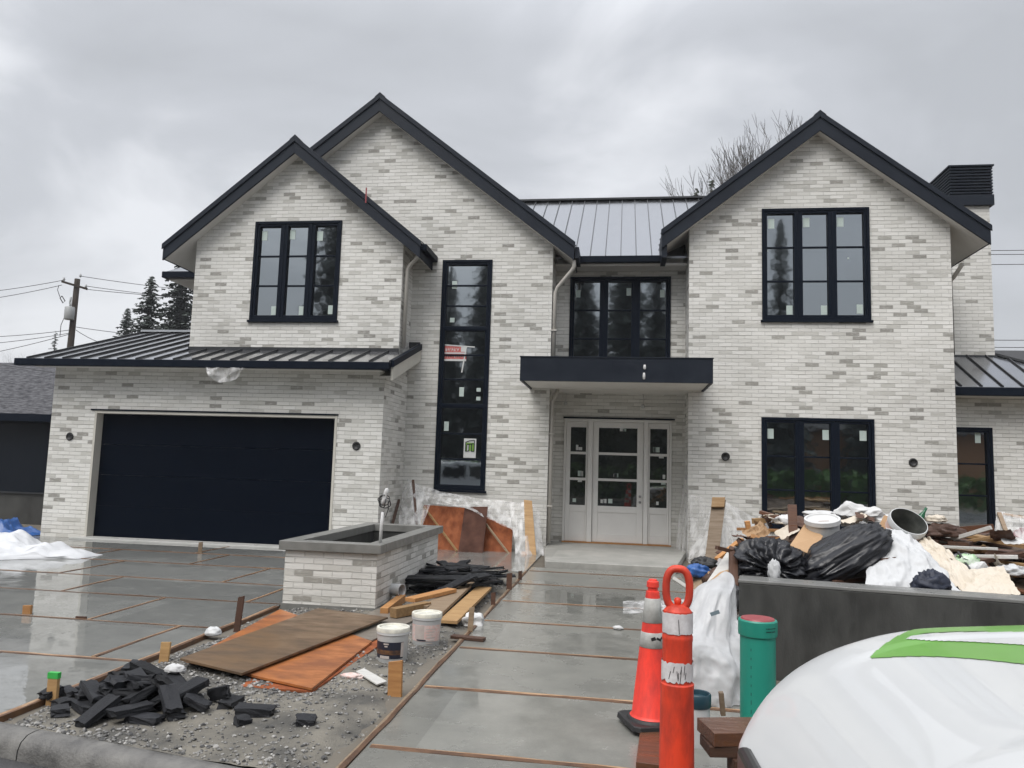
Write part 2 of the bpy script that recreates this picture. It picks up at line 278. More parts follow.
def pane_material():
    m, N, L, P = nodes_of('pane')
    P.inputs['Base Color'].default_value = (.34, .37, .39, 1); P.inputs['Metallic'].default_value = 1; P.inputs['Roughness'].default_value = .035   # coated double glazing
    tc = N.new('ShaderNodeTexCoord'); n = N.new('ShaderNodeTexNoise'); n.inputs['Scale'].default_value = 2.6; n.inputs['Detail'].default_value = 2
    L.new(tc.outputs['Object'], n.inputs['Vector']); bp = N.new('ShaderNodeBump'); bp.inputs['Strength'].default_value = .055; bp.inputs['Distance'].default_value = .02
    L.new(n.outputs[0], bp.inputs['Height']); L.new(bp.outputs[0], P.inputs['Normal'])
pane_material()
pm('door_glass', (.012, .016, .016), (.03, .035, .03), rough=.02, ior=1.9, scale=1.5, contrast=.15)

def clear_sheet():
    m, N, L, P = nodes_of('clear_sheet')
    P.inputs['Base Color'].default_value = (.80, .80, .80, 1); P.inputs['Roughness'].default_value = .25
    tr = N.new('ShaderNodeBsdfTransparent'); mx = N.new('ShaderNodeMixShader')
    tc = N.new('ShaderNodeTexCoord'); n = N.new('ShaderNodeTexNoise'); n.inputs['Scale'].default_value = 5; n.inputs['Detail'].default_value = 5
    mp = N.new('ShaderNodeMapping'); mp.inputs['Scale'].default_value = (1.6, 1.6, .35); L.new(tc.outputs['Object'], mp.inputs[0]); L.new(mp.outputs[0], n.inputs['Vector'])
    mr = N.new('ShaderNodeMapRange'); mr.inputs['From Min'].default_value = .36; mr.inputs['From Max'].default_value = .66; mr.inputs['To Min'].default_value = .12; mr.inputs['To Max'].default_value = .58
    L.new(n.outputs[0], mr.inputs['Value']); L.new(mr.outputs[0], mx.inputs[0]); L.new(tr.outputs[0], mx.inputs[1]); L.new(P.outputs[0], mx.inputs[2])
    o = [x for x in N if x.type == 'OUTPUT_MATERIAL'][0]; L.new(mx.outputs[0], o.inputs[0])
clear_sheet()

def white_film():
    m, N, L, P = nodes_of('white_film')
    P.inputs['Base Color'].default_value = (.66, .67, .68, 1); P.inputs['Roughness'].default_value = .35
    tl = N.new('ShaderNodeBsdfTranslucent'); tl.inputs[0].default_value = (.6, .6, .6, 1); tr = N.new('ShaderNodeBsdfTransparent')
    a = N.new('ShaderNodeMixShader'); a.inputs[0].default_value = .3; b = N.new('ShaderNodeMixShader')
    tc = N.new('ShaderNodeTexCoord'); n = N.new('ShaderNodeTexNoise'); n.inputs['Scale'].default_value = 4; n.inputs['Detail'].default_value = 5; L.new(tc.outputs['Object'], n.inputs['Vector'])
    mr = N.new('ShaderNodeMapRange'); mr.inputs['From Min'].default_value = .35; mr.inputs['From Max'].default_value = .62; mr.inputs['To Min'].default_value = .62; mr.inputs['To Max'].default_value = .94; L.new(n.outputs[0], mr.inputs['Value'])
    L.new(P.outputs[0], a.inputs[1]); L.new(tl.outputs[0], a.inputs[2]); L.new(mr.outputs[0], b.inputs[0]); L.new(tr.outputs[0], b.inputs[1]); L.new(a.outputs[0], b.inputs[2])
    o = [x for x in N if x.type == 'OUTPUT_MATERIAL'][0]; L.new(b.outputs[0], o.inputs[0])
white_film()

# ------------------------------------------------------------------ mesh helpers
class MB:
    def __init__(s): s.v = []; s.f = []; s.m = []
    def add(s, verts, faces, mi=0):
        o = len(s.v); s.v += [tuple(p) for p in verts]; s.f += [tuple(i+o for i in f) for f in faces]; s.m += [mi]*len(faces); return s
    def box(s, x0, x1, y0, y1, z0, z1, mi=0, mat=None):
        vs = [Vector((x, y, z)) for x in (x0, x1) for y in (y0, y1) for z in (z0, z1)]
        if mat is not None: vs = [mat @ v for v in vs]
        return s.add(vs, [(0,1,3,2), (4,6,7,5), (0,4,5,1), (2,3,7,6), (0,2,6,4), (1,5,7,3)], mi)
    def cbox(s, size, mat=None, mi=0):
        a, b, c = (q/2 for q in size); return s.box(-a, a, -b, b, -c, c, mi, mat)
    def bar(s, p, q, w, h, mi=0, up=(0, 0, 1)):
        p, q = Vector(p), Vector(q); d = q-p; l = d.length; x = d.normalized(); z = Vector(up)
        y = z.cross(x); y = Vector((0, 1, 0)) if y.length < 1e-4 else y.normalized(); z = x.cross(y)
        M = Matrix(((x.x, y.x, z.x, (p.x+q.x)/2), (x.y, y.y, z.y, (p.y+q.y)/2), (x.z, y.z, z.z, (p.z+q.z)/2), (0, 0, 0, 1)))
        return s.cbox((l, w, h), M, mi)
    def tube(s, pts, r, n=8, mi=0, caps=True, closed=False):
        pts = [Vector(p) for p in pts]; k = len(pts); rr = r if isinstance(r, (list, tuple)) else [r]*k
        vs = []; ref = None
        for i, p in enumerate(pts):
            a = pts[i-1] if (i or closed) else p; b = pts[(i+1) % k] if (i < k-1 or closed) else p
            d = (b-a).normalized()
            if ref is None: ref = Vector((0, 0, 1)) if abs(d.z) < .9 else Vector((1, 0, 0))
            x = ref.cross(d)
            if x.length < 1e-4: x = Vector((0, 1, 0)).cross(d)
            x.normalize(); y = d.cross(x); ref = y.copy() if abs(d.dot(y)) < .9 else ref
            for j in range(n):
                t = 2*math.pi*j/n; vs.append(p + (x*math.cos(t)+y*math.sin(t))*rr[i])
        fs = []
        for i in range(k if closed else k-1):
            i2 = (i+1) % k
            for j in range(n): fs.append((i*n+j, i*n+(j+1) % n, i2*n+(j+1) % n, i2*n+j))
        if caps and not closed: fs += [tuple(range(n))[::-1], tuple(range((k-1)*n, k*n))]
        return s.add(vs, fs, mi)
    def lathe(s, prof, n=32, mat=None, mi=0, caps=False):
        vs = []; fs = []
        for r, z in prof:
            for j in range(n):
                t = 2*math.pi*j/n; p = Vector((r*math.cos(t), r*math.sin(t), z)); vs.append(mat @ p if mat is not None else p)
        for i in range(len(prof)-1):
            for j in range(n): fs.append((i*n+j, i*n+(j+1) % n, (i+1)*n+(j+1) % n, (i+1)*n+j))
        if caps: fs += [tuple(range(n))[::-1], tuple(range((len(prof)-1)*n, len(prof)*n))]
        return s.add(vs, fs, mi)
    def prism_xz(s, poly, y0, y1, mi=0):          # polygon in x,z pushed from y0 to y1
        n = len(poly); vs = [(x, y0, z) for x, z in poly] + [(x, y1, z) for x, z in poly]
        fs = [tuple(range(n)), tuple(range(2*n-1, n-1, -1))] + [(i, i+n, (i+1) % n+n, (i+1) % n) for i in range(n)]
        return s.add(vs, fs, mi)
    def slab(s, top, th, mi=0):                    # polygon in space with its own thickness below
        n = len(top); vs = [Vector(p) for p in top]; vs += [p-Vector((0, 0, th)) for p in vs]
        fs = [tuple(range(n)), tuple(range(2*n-1, n-1, -1))] + [(i, i+n, (i+1) % n+n, (i+1) % n) for i in range(n)]
        return s.add(vs, fs, mi)
    def build(s, name, mats, parent=None, smooth=False, bevel=0, loc=None, origin=None):
        me = bpy.data.meshes.new(name)
        v = s.v
        if origin is not None: o_ = Vector(origin); v = [tuple(Vector(p)-o_) for p in v]
        me.from_pydata(v, [], s.f); me.validate()
        bm = bmesh.new(); bm.from_mesh(me); bmesh.ops.recalc_face_normals(bm, faces=bm.faces); bm.to_mesh(me); bm.free()
        mats = mats if isinstance(mats, (list, tuple)) else [mats]
        for m in mats: me.materials.append(MAT[m])
        if len(mats) > 1 and len(me.polygons) == len(s.m): me.polygons.foreach_set('material_index', s.m)
        if smooth: me.polygons.foreach_set('use_smooth', [True]*len(me.polygons))
        ob = bpy.data.objects.new(name, me); COL.objects.link(ob)
        if origin is not None: ob.location = origin
        if parent is not None: ob.parent = parent
        if bevel: b = ob.modifiers.new('bevel', 'BEVEL'); b.width = bevel; b.segments = 2; b.limit_method = 'ANGLE'
        return ob

def tag(o, label=None, cat=None, group=None, kind=None):
    if label: o['label'] = label
    if cat: o['category'] = cat
    if group: o['group'] = group
    if kind: o['kind'] = kind
    return o
def empty(name, loc, label=None, cat=None, group=None, rz=0):
    o = bpy.data.objects.new(name, None); COL.objects.link(o); o.location = loc; o.rotation_euler.z = rz; o.empty_display_size = .2
    return tag(o, label, cat, group)
def copy_tree(o, parent=None):
    c = o.copy(); COL.objects.link(c)
    if parent is not None: c.parent = parent
    for ch in list(o.children): copy_tree(ch, c)
    return c
def smooth_angle(ob, ang=40):
    me = ob.data; me.polygons.foreach_set('use_smooth', [True]*len(me.polygons))
    bm = bmesh.new(); bm.from_mesh(me)
    for ed in bm.edges:
        if len(ed.link_faces) == 2 and ed.calc_face_angle(0) > rad(ang): ed.smooth = False
    bm.to_mesh(me); bm.free(); return ob
def sheet(fn, nu, nv, closed_u=False):
    mb = MB(); vs = [fn(i/(nu if closed_u else nu-1), j/(nv-1)) for i in range(nu) for j in range(nv)]; fs = []
    for i in range(nu if closed_u else nu-1):
        for j in range(nv-1): i2 = (i+1) % nu; fs.append((i*nv+j, i2*nv+j, i2*nv+j+1, i*nv+j+1))
    return mb.add(vs, fs)
def fbm(p, o=4): return noise.fractal(Vector(p), 1.0, 2.0, o)
def ridged(p, o=5): return noise.ridged_multi_fractal(Vector(p), .9, 2.1, o, 1.0, 2.0)
def sm(a, b, t):
    t = max(0, min(1, (t-a)/(b-a))); return t*t*(3-2*t)

# ------------------------------------------------------------------ the setting
def struct(o): o['kind'] = 'structure'; return o
mb = MB(); mb.add([(-600, -600, -.13), (600, -600, -.13), (600, 900, -.13), (-600, 900, -.13)], [(0, 1, 2, 3)]); struct(mb.build('ground', 'earth'))
mb = MB(); mb.add([(-300, -13, -.122), (300, -13, -.122), (300, 8, -.122), (-300, 8, -.122)], [(0, 1, 2, 3)]); struct(mb.build('road', 'asphalt'))
KY = lambda x: 4.55 - .197*(x+3.84)            # back edge of the kerb
# lot the house stands on
mb = MB(); mb.slab([(-60, 15.6, -.03), (-12.5, 6.25, -.03), (-1.5, KY(-1.5), -.03), (-1.5, 2.0, -.03), (9, 1.2, -.03), (60, 1.2, -.03), (60, 70, -.03), (-60, 70, -.03)], .11)
struct(mb.build('lot_ground', 'earth'))
mb = MB(); mb.slab([(-12.5, 6.25, 0), (-3.95, KY(-3.95), 0), (-3.95, 14.5, 0), (-12.5, 14.5, 0)], .09); struct(mb.build('driveway', 'wet_drive'))
mb = MB(); mb.slab([(-1.49, 2.2, .002), (1.0, 2.2, .002), (1.0, 13.35, .002), (-1.49, 13.35, .002)], .09); struct(mb.build('path', 'wet_path'))
mb = MB(); mb.slab([(-4.6, 12.75, -.002), (-1.53, 12.75, -.002), (-1.53, 16.09, -.002), (-4.6, 16.09, -.002)], .09); struct(mb.build('path', 'wet_drive'))
mb = MB(); mb.slab([(1.0, 1.3, -.004), (8.5, 1.0, -.004), (8.5, 6.2, -.004), (1.0, 6.2, -.004)], .09); struct(mb.build('pavement', 'wet_drive'))
o = MB().slab([(-1.27, 13.42, .11), (.93, 13.38, .11), (1.33, 16.2, .11), (1.33, 17.0, .11), (-1.5, 17.0, .11), (-1.5, 15.6, .11)], .13).build('porch_slab', 'porch_concrete', bevel=.012); struct(o)
o = MB().box(-10.9, -5.45, 14.22, 14.62, -.05, .035).build('garage_apron', 'apron', bevel=.01); struct(o)
# kerb: rounded section swept along the gutter line, with two joints
def kerb(x0, x1):
    prof = [(0, -.2), (0, .0), (.012, .012), (.05, .014), (.10, .006), (.14, -.025), (.158, -.07), (.165, -.2)]
    d = Vector((1, -.197, 0)).normalized(); n_ = Vector((d.y, -d.x, 0))
    mb = MB(); vs = []
    for x in (x0, x1):
        p = Vector((x, KY(x), 0))
        for a, z in prof: q = p + n_*a; vs.append((q.x, q.y, z))
    k = len(prof); mb.add(vs, [(i, i+1, k+i+1, k+i) for i in range(k-1)] + [tuple(range(k)), tuple(range(k, 2*k))]); return mb
mb = MB()
for a, b in ((-13, -8.05), (-8.04, -5.8), (-5.79, -3.50), (-3.49, -1.56)):
    q = kerb(a, b); mb.add(q.v, q.f)
struct(smooth_angle(mb.build('kerb_strip', 'kerb'), 50))

# gravel bed: graded surface with a slight crown, then loose stones
def bed_h(x, y):
    e_ = min(sm(-3.92, -3.6, x), 1-sm(-1.85, -1.55, x)); return -.045 + .05*e_ + .02*fbm((x*1.3, y*1.3, 2.2)) + .008*fbm((x*7, y*7, 1))
def bedfn(u, v):
    x = -3.93+u*2.41; y0 = KY(x)+.01; y = y0+v*(12.74-y0); return (x, y, bed_h(x, y))
o = sheet(bedfn, 60, 200).build('gravel_bed', 'grit', smooth=True); struct(o)
rng = np.random.default_rng(4)
def stones(name, n, xf, yf, hf, smin, smax, mats, seed, label):
    rng = np.random.default_rng(seed); rd = random.Random(seed)
    base = np.array([(0,0,1),(.9,0,.35),(.28,.85,.4),(-.72,.52,.3),(-.72,-.52,.38),(.28,-.85,.3),(.7,.5,-.45),(-.3,.8,-.5),(-.8,0,-.4),(-.3,-.8,-.45),(.7,-.5,-.5),(0,0,-.9)], float)
    tri = [(0,1,2),(0,2,3),(0,3,4),(0,4,5),(0,5,1),(1,6,2),(2,7,3),(3,8,4),(4,9,5),(5,10,1),(2,6,7),(3,7,8),(4,8,9),(5,9,10),(1,10,6),(11,7,6),(11,8,7),(11,9,8),(11,10,9),(11,6,10)]
    V = []; Fc = []; mi = []
    for i in range(n):
        x, y = xf(rd), None; y = yf(rd, x); s_ = smin+(smax-smin)*rd.random()**2.2
        b = base*(1+rng.uniform(-.22, .22, base.shape))*np.array([1, rd.uniform(.6, .95), rd.uniform(.4, .75)])*s_/2
        a = rd.uniform(0, 6.28); R_ = np.array([[math.cos(a), -math.sin(a), 0], [math.sin(a), math.cos(a), 0], [0, 0, 1]])
        t = rd.uniform(-.5, .5); T_ = np.array([[1, 0, 0], [0, math.cos(t), -math.sin(t)], [0, math.sin(t), math.cos(t)]])
        b = b@T_.T@R_.T + np.array([x, y, hf(x, y)+s_*.12]); o_ = len(V)*12
        V.append(b); Fc += [tuple(q+o_ for q in f) for f in tri]; mi += [rd.choice([0, 0, 1])]*20
    mb = MB(); mb.v = [tuple(p) for p in np.concatenate(V)]; mb.f = Fc; mb.m = mi
    o = mb.build(name, mats); tag(o, label, None, None, 'stuff'); return o
def gx(rd): return rd.uniform(-3.9, -1.55)
def gy(rd, x):
    y0 = KY(x)+.03
    return y0 + (12.6-y0)*rd.random()**1.75
def gxy(rd):
    while True:
        x = gx(rd); y = gy(rd, x); k = fbm((x*.9, y*.9, 6)) + .9*sm(4.5, 5.6, y-.25*(x+2.7)) - .35
        if rd.random() < .22+max(0, min(1, k)): return x, y
_pos = []
def gx2(rd): _pos[:] = gxy(rd); return _pos[0]
def gy2(rd, x): return _pos[1]
o = stones('gravel', 12500, gx2, gy2, bed_h, .009, .044, ['stone', 'stone_light'], 3, 'loose grey crushed gravel in the bed between driveway and path')
tag(o, cat='gravel')

# rubbish heap: the dug earth and broken bits under everything
def mound(x, y):
    return (.58+.42*sm(7.4, 8.9, y))*sm(6.6, 7.6, y)*(1-sm(9.5, 13.5, y))*sm(.9, 2.1, x)*(1-sm(5.2, 8.5, x))
def mfn(u, v):
    x = 1.02+u*8.5; y = 7.0+v*7.2; h = mound(x, y); return (x, y, -.06 + max(0, h-.01) + .05*ridged((x*3, y*3, 0))*sm(0, .25, h))
o = sheet(mfn, 120, 110).build('earth_heap', 'rubble'); tag(o, 'dark earth and rubble heap under the rubbish beside the path', 'rubble', None, 'stuff')

# ------------------------------------------------------------------ the house
HOUSE = empty('brick_house', (0, 0, 0), 'new white brick house with three black edged gables and a metal roof, still unfinished', 'house')

def wall(outer, holes, Y, thick, mats='white_brick', name='wall', rev=.13):
    """front face in the plane Y with openings, reveals rev deep, the outside edges thick deep"""
    mb = MB(); loops = [outer]+holes
    pts = [p for l in loops for p in l]
    tris = tessellate_polygon([[Vector((x, z, 0)) for x, z in l] for l in loops])
    mb.add([(x, Y, z) for x, z in pts], [tuple(t) for t in tris])
    n = len(outer)
    mb.add([(x, Y, z) for x, z in outer]+[(x, Y+thick, z) for x, z in outer], [(i, (i+1) % n, (i+1) % n+n, i+n) for i in range(n)])
    for h in holes:
        n = len(h); mb.add([(x, Y, z) for x, z in h]+[(x, Y+rev, z) for x, z in h], [(i, (i+1) % n, (i+1) % n+n, i+n) for i in range(n)])
    me = bpy.data.meshes.new(name); me.from_pydata(mb.v, [], mb.f); me.materials.append(MAT[mats])
    bm = bmesh.new(); bm.from_mesh(me); bmesh.ops.remove_doubles(bm, verts=bm.verts, dist=1e-4); bmesh.ops.recalc_face_normals(bm, faces=bm.faces)
    big = [f for f in bm.faces if abs(f.normal.y) > .9]
    if big and sum(f.normal.y*f.calc_area() for f in big) > 0: bmesh.ops.reverse_faces(bm, faces=bm.faces)
    bm.to_mesh(me); bm.free()
    o = bpy.data.objects.new(name, me); COL.objects.link(o); o.parent = HOUSE; return o
def rect(x0, x1, z0, z1): return [(x0, z0), (x1, z0), (x1, z1), (x0, z1)]

YG, YL, YM, YE, YW = 14.5, 15.3, 16.1, 17.0, 17.3
# roof lines: (apex x, apex z, slope, half width, fascia plane)
def shift(g, y):
    k = y/g[4]; return (g[0]*k, EYE+(g[1]-EYE)*k, g[2], g[3]*k, y)
GL = shift((-6.93, 8.52, .816, 2.82, 14.8), 15.0)
GM = shift((-5.39, 9.80, .780, 4.36, 15.6), 15.82)
GR = shift((3.885, 9.045, .770, 3.125, 15.6), 15.82)
def zt(g, x): return g[1]-g[2]*abs(x-g[0])
DROP = .30
# openings
def px_rect(tl, br, Y):
    a = at(*tl, Y); b = at(*br, Y); return (a.x, b.x, b.z, a.z)
g0 = at(96, 410.8, YG); g1 = at(337, 415.6, YG)
GAR = (g0.x, g1.x, .02, (g0.z+g1.z)/2)
wL = (-8.06+.02, -5.985, 4.64, 6.80)
a, b = at(256, 222, YL), at(337, 320.5, YL); wL = (a.x, b.x, b.z, a.z)
a, b = at(443, 260.2, YM), at(485, 491, YM); wN = (a.x, b.x, b.z, a.z)
a, b = at(761.6, 209, YM), at(871.2, 320.5, YM); wR = (a.x, b.x, b.z, a.z)
a, b = at(761.3, 417, YM), at(874, 418.6, YM); wG = (a.x, b.x, .62, a.z)
a, b = at(570.4, 277, YE), at(671, 275.8, YE); wC = (a.x, b.x, 3.84, a.z)
a, b = at(957, 427, YW), at(992, 426.6, YW); wW = (6.40, b.x, .63, a.z)
a, b = at(564.5, 418.3, YE), at(672, 420, YE); dE = (a.x, b.x, .11, a.z)

wall([(-11.76, -.05), (-4.62, -.05), (-4.62, 3.50), (-11.76, 3.50)], [rect(*GAR)], YG, 1.62, rev=.24)
wall([(-9.28, 3.6), (-4.605, 3.6), (-4.605, zt(GL, -4.605)-DROP), (GL[0], GL[1]-DROP), (-9.28, zt(GL, -9.28)-DROP)], [rect(*wL)], YL, .85)
wall([(-9.26, 0), (-1.515, -.05), (-1.515, zt(GM, -1.515)-DROP), (GM[0], GM[1]-DROP), (-9.26, zt(GM, -9.26)-DROP)], [rect(*wN)], YM, 1.0)
wall([(1.35, -.05), (6.475, -.05), (6.475, zt(GR, 6.475)-DROP), (GR[0], GR[1]-DROP), (1.35, zt(GR, 1.35)-DROP)], [rect(*wR), rect(*wG)], YM, 1.6)
wall([(-1.6, -.05), (1.45, -.05), (1.45, 6.28), (-1.6, 6.28)], [rect(*wC), rect(*dE)], YE, .4)
wall([(6.3, -.05), (11.4, -.05), (11.4, 3.5), (6.3, 3.5)], [rect(*wW)], YW, 4)
# side and rear body so that the house is a volume
wall([(-11.7, 0), (-4.7, 0), (-4.7, 3.5), (-11.7, 3.5)], [], 17.9, .2, name='wall')
mb = MB().box(-9.2, 6.4, 24.4, 24.6, 0, 6.2); mb.box(-9.2, -9.0, 17.2, 24.4, 0, 6.2); mb.box(6.2, 6.4, 21.4, 24.4, 0, 6.2); mb.box(-11.75, -11.55, 16.2, 17.9, 0, 3.5); mb.build('wall', 'white_brick', HOUSE)

# garage door: flat black panels, reveals trimmed in cream
gx0, gx1, gz0, gz1 = GAR
mb = MB(); k = 4; hz = (gz1-.05-gz0)/k
for i in range(k): mb.box(gx0+.03, gx1-.03, YG+.20, YG+.26, gz0+i*hz+.0015, gz0+(i+1)*hz-.0015)
gd = mb.build('garage_door', 'garage_navy', HOUSE, bevel=.003)
mb = MB().box(gx0-.012, gx0+.035, YG-.012, YG+.20, gz0-.02, gz1); mb.box(gx1-.035, gx1+.012, YG-.012, YG+.20, gz0-.02, gz1); mb.box(gx0+.035, gx1-.035, YG-.006, YG+.20, gz1-.05, gz1+.003)
mb.build('door_frame', 'cream_trim', HOUSE)
MB().box(gx0-.10, gx1+.03, YG-.025, YG+.02, gz1+.004, gz1+.035).build('flashing', 'black_trim', HOUSE)

# windows: each casement has its own sash; panes, bars and stickers
def window(r, Y, cols, rows, fr=.085, gap=.19, bar=.034, units=None, stickers=(), proud=.03, sill=True, extra_bars=None):
    x0, x1, z0, z1 = r; yf = Y+.045
    mb = MB(); pn = MB()
    def ring(a, b, c, d, w, y0, y1):
        mb.box(a, a+w, y0, y1, c, d); mb.box(b-w, b, y0, y1, c, d); mb.box(a+w, b-w, y0, y1, c, c+w); mb.box(a+w, b-w, y0, y1, d-w, d)
    ring(x0+.002, x1-.002, z0+.002, z1-.002, .055, Y-proud, Y+.12)
    ix0, ix1, iz0, iz1 = x0+.057, x1-.057, z0+.057, z1-.057
    cells = []
    us = units or [1.0]; tot = sum(us); zc = iz1
    for u in us:
        zb = zc-(iz1-iz0)*u/tot
        for c in range(cols):
            a = ix0+(ix1-ix0)*c/cols; b = ix0+(ix1-ix0)*(c+1)/cols
            w = gap/2-.012; wl = .05 if c == 0 else w; wr = .05 if c == cols-1 else w
            y0 = Y-proud+.018
            wt = wb = .05
            mb.box(a+.004, a+wl, y0, Y+.11, zb+.004, zc-.004); mb.box(b-wr, b-.004, y0, Y+.11, zb+.004, zc-.004)
            mb.box(a+wl, b-wr, y0, Y+.11, zb+.004, zb+wb); mb.box(a+wl, b-wr, y0, Y+.11, zc-wt, zc-.004)
            ga, gb, gc, gd_ = a+wl, b-wr, zb+wb, zc-wt
            pn.box(ga-.004, gb+.004, yf+.015, yf+.03, gc-.004, gd_+.004)
            for j in range(1, rows):
                z = gc+(gd_-gc)*j/rows; mb.box(ga, gb, yf-.012, yf+.012, z-bar/2, z+bar/2)
            cells.append((ga, gb, gc, gd_))
        if u != us[-1] or len(us) > 1: mb.box(x0+.05, x1-.05, Y-proud+.01, Y+.115, zb-.03, zb+.03)
        zc = zb
    for c in range(1, cols):
        a = ix0+(ix1-ix0)*c/cols; mb.box(a-.012, a+.012, Y-proud+.006, Y+.1, z0+.058, z1-.058)
    w_ = mb.build('window', 'black_trim', HOUSE, bevel=.004)
    pn.build('pane', 'pane', w_)
    if sill: MB().box(x0-.03, x1+.03, Y-.055, Y+.03, z0-.045, z0-.001).build('window_sill', 'black_trim', w_, bevel=.004)
    for (ci, fx, fz, sw, sh) in stickers:
        ga, gb, gc, gd_ = cells[ci]; sx_ = ga+(gb-ga)*fx; sz_ = gc+(gd_-gc)*fz
        MB().box(sx_, sx_+sw, yf+.009, yf+.0145, sz_, sz_+sh).build('sticker', 'sticker', w_)
    return w_, cells, yf
ST = [(i, .05, .84, .12, .20) for i in range(3)]
window(wL, YL, 3, 3, stickers=[(0, .06, .85, .12, .21), (1, .04, .86, .12, .21), (2, .04, .84, .13, .21), (0, .72, .01, .11, .19), (1, .72, .01, .11, .19), (2, .74, .02, .12, .19)])
window(wR, YM, 3, 3, stickers=[(0, .05, .86, .13, .21), (1, .05, .87, .13, .20), (2, .05, .87, .13, .20), (0, .72, .01, .12, .19), (1, .72, .01, .12, .19), (2, .72, .02, .12, .19), (0, .0, .63, .03, .035), (2, .42, .55, .03, .035)])
window(wG, YM, 3, 3, stickers=[(0, .04, .84, .12, .20), (1, .72, .84, .12, .20), (2, .72, .84, .13, .20)])
window(wC, YE, 3, 3, fr=.08, gap=.21, stickers=[(0, .04, .82, .10, .17), (1, .78, .84, .10, .17), (2, .78, .82, .10, .17), (0, .02, .02, .10, .19), (1, .72, .02, .13, .19), (2, .80, .02, .10, .2)])
window(wW, YW, 1, 3, stickers=[(0, .80, .89, .11, .22)])
wn, cells, yf = window(wN, YM, 1, 3, gap=.2, units=[.30, .345, .355], stickers=[(0, .12, .62, .11, .17), (0, .10, .07, .10, .10), (1, .40, .10, .10, .2), (1, .82, .17, .09, .08), (1, .82, .05, .09, .08), (2, .06, .70, .10, .20)])
# white sheet with the green door emblem, and the red and white notice behind the stair window
ga, gb, gc, gd_ = cells[2]
def emblem(x0, z0, w, h):
    b_ = MB().box(x0, x0+w, yf+.0085, yf+.014, z0, z0+h).build('emblem_sheet', 'sticker_white', wn)
    mb = MB(); y0, y1 = yf+.004, yf+.0082
    mb.box(x0+.16*w, x0+.84*w, y0, y1, z0+.36*h, z0+.78*h, 0)
    mb.box(x0+.28*w, x0+.40*w, y0-.002, y0, z0+.36*h, z0+.68*h, 1); mb.box(x0+.60*w, x0+.66*w, y0-.002, y0, z0+.36*h, z0+.70*h, 1)
    y0 -= .004
    def ln(a, b, c, d): mb.bar((x0+a*w, y0, z0+b*h), (x0+c*w, y0, z0+d*h), .004, .016, 2, up=(0, 0, 1))
    for q in [(.15, .34, .15, .80), (.15, .80, .45, .88), (.45, .88, .86, .92), (.86, .92, .86, .34), (.45, .36, .15, .34), (.86, .34, .62, .34), (.42, .36, .42, .70), (.64, .34, .64, .70), (.26, .68, .80, .74), (.26, .40, .26, .68)]: ln(*q)
    mb.build('emblem', ['logo_green', 'sticker_white', 'black_trim'], b_)
emblem(ga+(gb-ga)*.56, gc+(gd_-gc)*.355, .265, .41)
ga, gb, gc, gd_ = cells[1]
sx0, sz0 = ga+.0, gc+(gd_-gc)*.60
sg = MB().box(sx0, sx0+.48, yf+.009, yf+.0145, sz0, sz0+.31).build('notice', 'sign_red', wn)
mb = MB(); R = random.Random(2)
for row, z_ in ((0, .19), (1, .055)):
    x_ = .02
    while x_ < .32+row*.1:
        w_ = R.uniform(.02, .04); mb.box(sx0+x_, sx0+x_+.006, yf+.006, yf+.0088, sz0+z_, sz0+z_+.06); mb.box(sx0+x_+.006, sx0+x_+w_*.7, yf+.006, yf+.0088, sz0+z_+R.choice([0, .025, .05]), sz0+z_+.06); x_ += w_+.012
mb.box(sx0, sx0+.48, yf+.006, yf+.0088, sz0-.022, sz0+.02); mb.box(sx0, sx0+.48, yf+.006, yf+.0088, sz0+.135, sz0+.165); mb.box(sx0+.36, sx0+.48, yf+.006, yf+.0088, sz0+.18, sz0+.31)
mb.build('lettering', 'sticker_white', sg)
mb = MB(); mb.bar((sx0-.03, yf+.004, sz0+.33), (sx0+.66, yf+.004, sz0+.285), .004, .025); mb.bar((sx0+.48, yf+.002, sz0+.30), (sx0+.395, yf+.002, sz0-.27), .004, .028)
mb.build('tape', 'sticker_white', wn)

